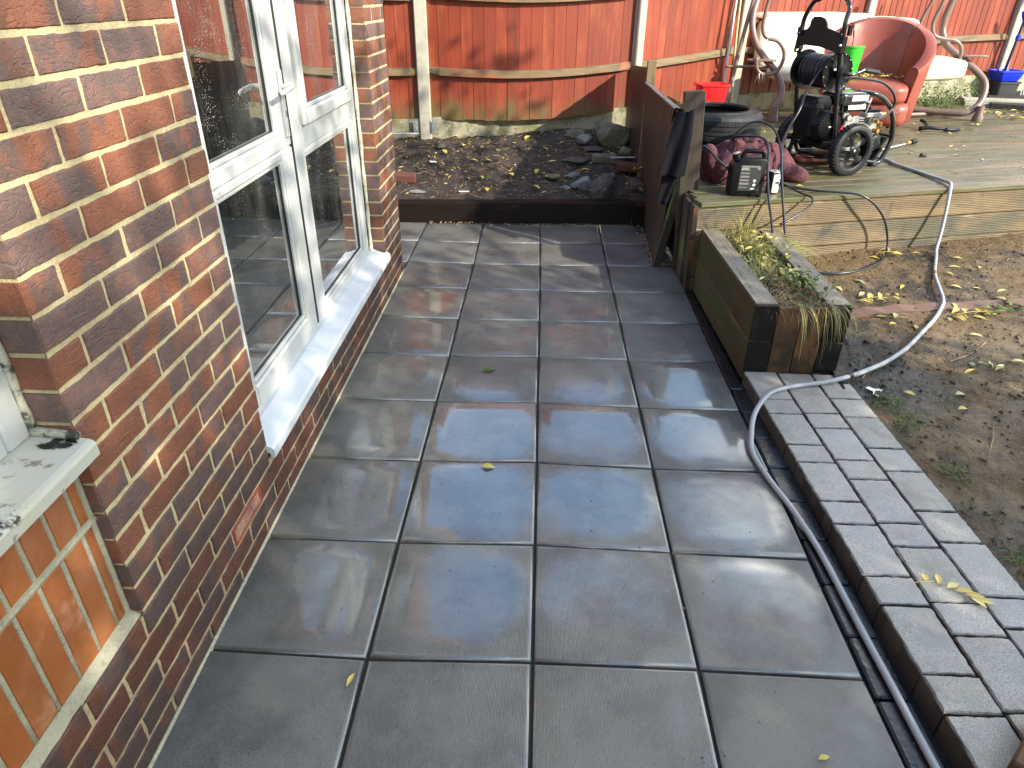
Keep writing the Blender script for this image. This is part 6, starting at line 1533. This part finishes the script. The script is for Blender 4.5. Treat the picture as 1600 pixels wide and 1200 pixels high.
for i in range(110):
    leaf(g, (random.uniform(4.6, 5.9), random.uniform(6.2, 6.95), DZ+.01), random.uniform(.05, .10), random.uniform(.02, .04), random.uniform(0, 6.3), random.uniform(-.3, .3), random.uniform(-.3, .3))
for x_, y_ in ((4.10, 5.85), (4.18, 5.82), (3.46, 5.95), (2.52, 4.30), (1.50, 3.13), (1.66, 3.25)): leaf(g, (x_, y_, DZ+.012), .11 if x_ > 2.6 else .06, .04 if x_ > 2.6 else .02, random.uniform(0, 3), .1, .1)
tag(g.build('deck_leaves', 'leaf_yellow'), 'yellow leaves scattered over the wet deck', kind='stuff')
# grit on slabs
g = MB()
for i in range(420):
    x_ = random.uniform(-.9, .9); y_ = random.uniform(-.35, 4.1); s_ = random.uniform(.0012, .0038)
    box(g, (x_, y_, s_*.35), (s_*1.4, s_, s_*.8), rot=(0, 0, random.uniform(0, 3)), bev=s_*.25)
for i in range(260):
    x_ = random.uniform(-.9, .8); y_ = 4.13+random.uniform(-.05, .012); s_ = random.uniform(.003, .010)
    box(g, (x_, y_, s_*.3), (s_*1.4, s_, s_*.8), rot=(0, random.uniform(-.4, .4), random.uniform(0, 3)), bev=s_*.25)
for i in range(140):
    x_ = random.uniform(.74, .93); y_ = random.uniform(3.2, 4.1); s_ = random.uniform(.004, .016)
    box(g, (x_, y_, s_*.3), (s_*1.4, s_, s_*.8), rot=(0, random.uniform(-.4, .4), random.uniform(0, 3)), bev=s_*.25)
tag(g.build('grit', 'twig'), 'grit and soil crumbs on the slabs', kind='stuff')
# timber end at the bottom right corner
g = MB(); box(g, (1.232, -.300, .080), (.20, .20, .07), rot=(0, 0, R(43)), bev=.006, axis=0, jit=.002)
tag(g.build('timber_post', 'end_board', origin=(1.298, -.345, .05)), 'orange brown timber post end at the bottom right corner', 'timber post')

# ================================================================== ADDED TREES (unseen, right and behind the photographer; crowns shaped to shade the patio)
def shade_tree(c, h, blobs, nl, label, sd_, ls=(.10, .18)):
    rg = random.Random(sd_); root = empty('tree', c); tag(root, label, 'tree')
    g = MB(); c = Vector(c)
    tube(g, [c, c+Vector((.05, .02, h*.4)), c+Vector((-.05, .1, h*.75)), c+Vector((0, .1, h))], lambda t: .14*(1-.8*t)+.01, 12, 6)
    for (bc_, br_) in blobs:
        b = Vector(bc_); s0 = c+Vector((0, 0, min(h*.8, max(.6, b.z*.6))))
        tube(g, [s0, s0.lerp(b, .5)+Vector((0, 0, .1)), b], lambda t: .05*(1-.8*t)+.006, 8, 4)
    g.build('trunk', 'bark', root, smooth=True)
    g = MB(); vol = [b[1][0]*b[1][1]*b[1][2] for b in blobs]; tot = sum(vol)
    for (bc_, br_), v_ in zip(blobs, vol):
        for _ in range(int(nl*v_/tot)):
            d_ = Vector((rg.gauss(0, 1), rg.gauss(0, 1), rg.gauss(0, 1))).normalized(); r_ = rg.random()**.42
            p = Vector(bc_)+Vector((d_.x*br_[0], d_.y*br_[1], d_.z*br_[2]))*r_*(1+.18*noise.noise(d_*3+Vector((sd_, 0, 0))))
            L_ = rg.uniform(*ls); q_ = Euler((rg.uniform(-1.2, 1.2), rg.uniform(-1.2, 1.2), rg.uniform(0, 6.3))).to_matrix()
            vs = [q_ @ Vector(t_)*L_+p for t_ in ((-.5, 0, 0), (-.1, -.24, .04), (.5, 0, 0), (-.1, .24, .04))]
            g.add(vs, [(0, 1, 2, 3)], None, rg.random())
    g.build('crown', 'tree_leaf', root)
shade_tree((5.6, -3.9, 0), 4.6, [((5.2, -4.0, 3.3), (1.4, 2.2, 1.92)), ((5.1, -1.9, 2.8), (1.0, 1.35, 2.1)), ((5.2, -6.2, 3.8), (1.5, 2.0, 2.2)), ((5.0, -2.9, 1.2), (1.1, 2.0, 1.3)), ((4.9, -1.05, 1.9), (.7, .75, 1.6)), ((4.9, .05, .8), (.6, .75, .8))], 24000, 'large leafy tree right of and behind the photographer', 3)
shade_tree((6.3, -5.0, 0), 5.6, [((5.3, -4.6, 5.3), (1.2, 2.2, .7)), ((5.0, .65, 4.3), (.8, .75, 1.3)), ((5.0, -1.8, 5.0), (1.0, 1.4, .6)), ((5.2, -7.2, 5.6), (1.2, 1.6, 1.2))], 2600, 'taller thin crowned tree behind the large leafy one', 5)
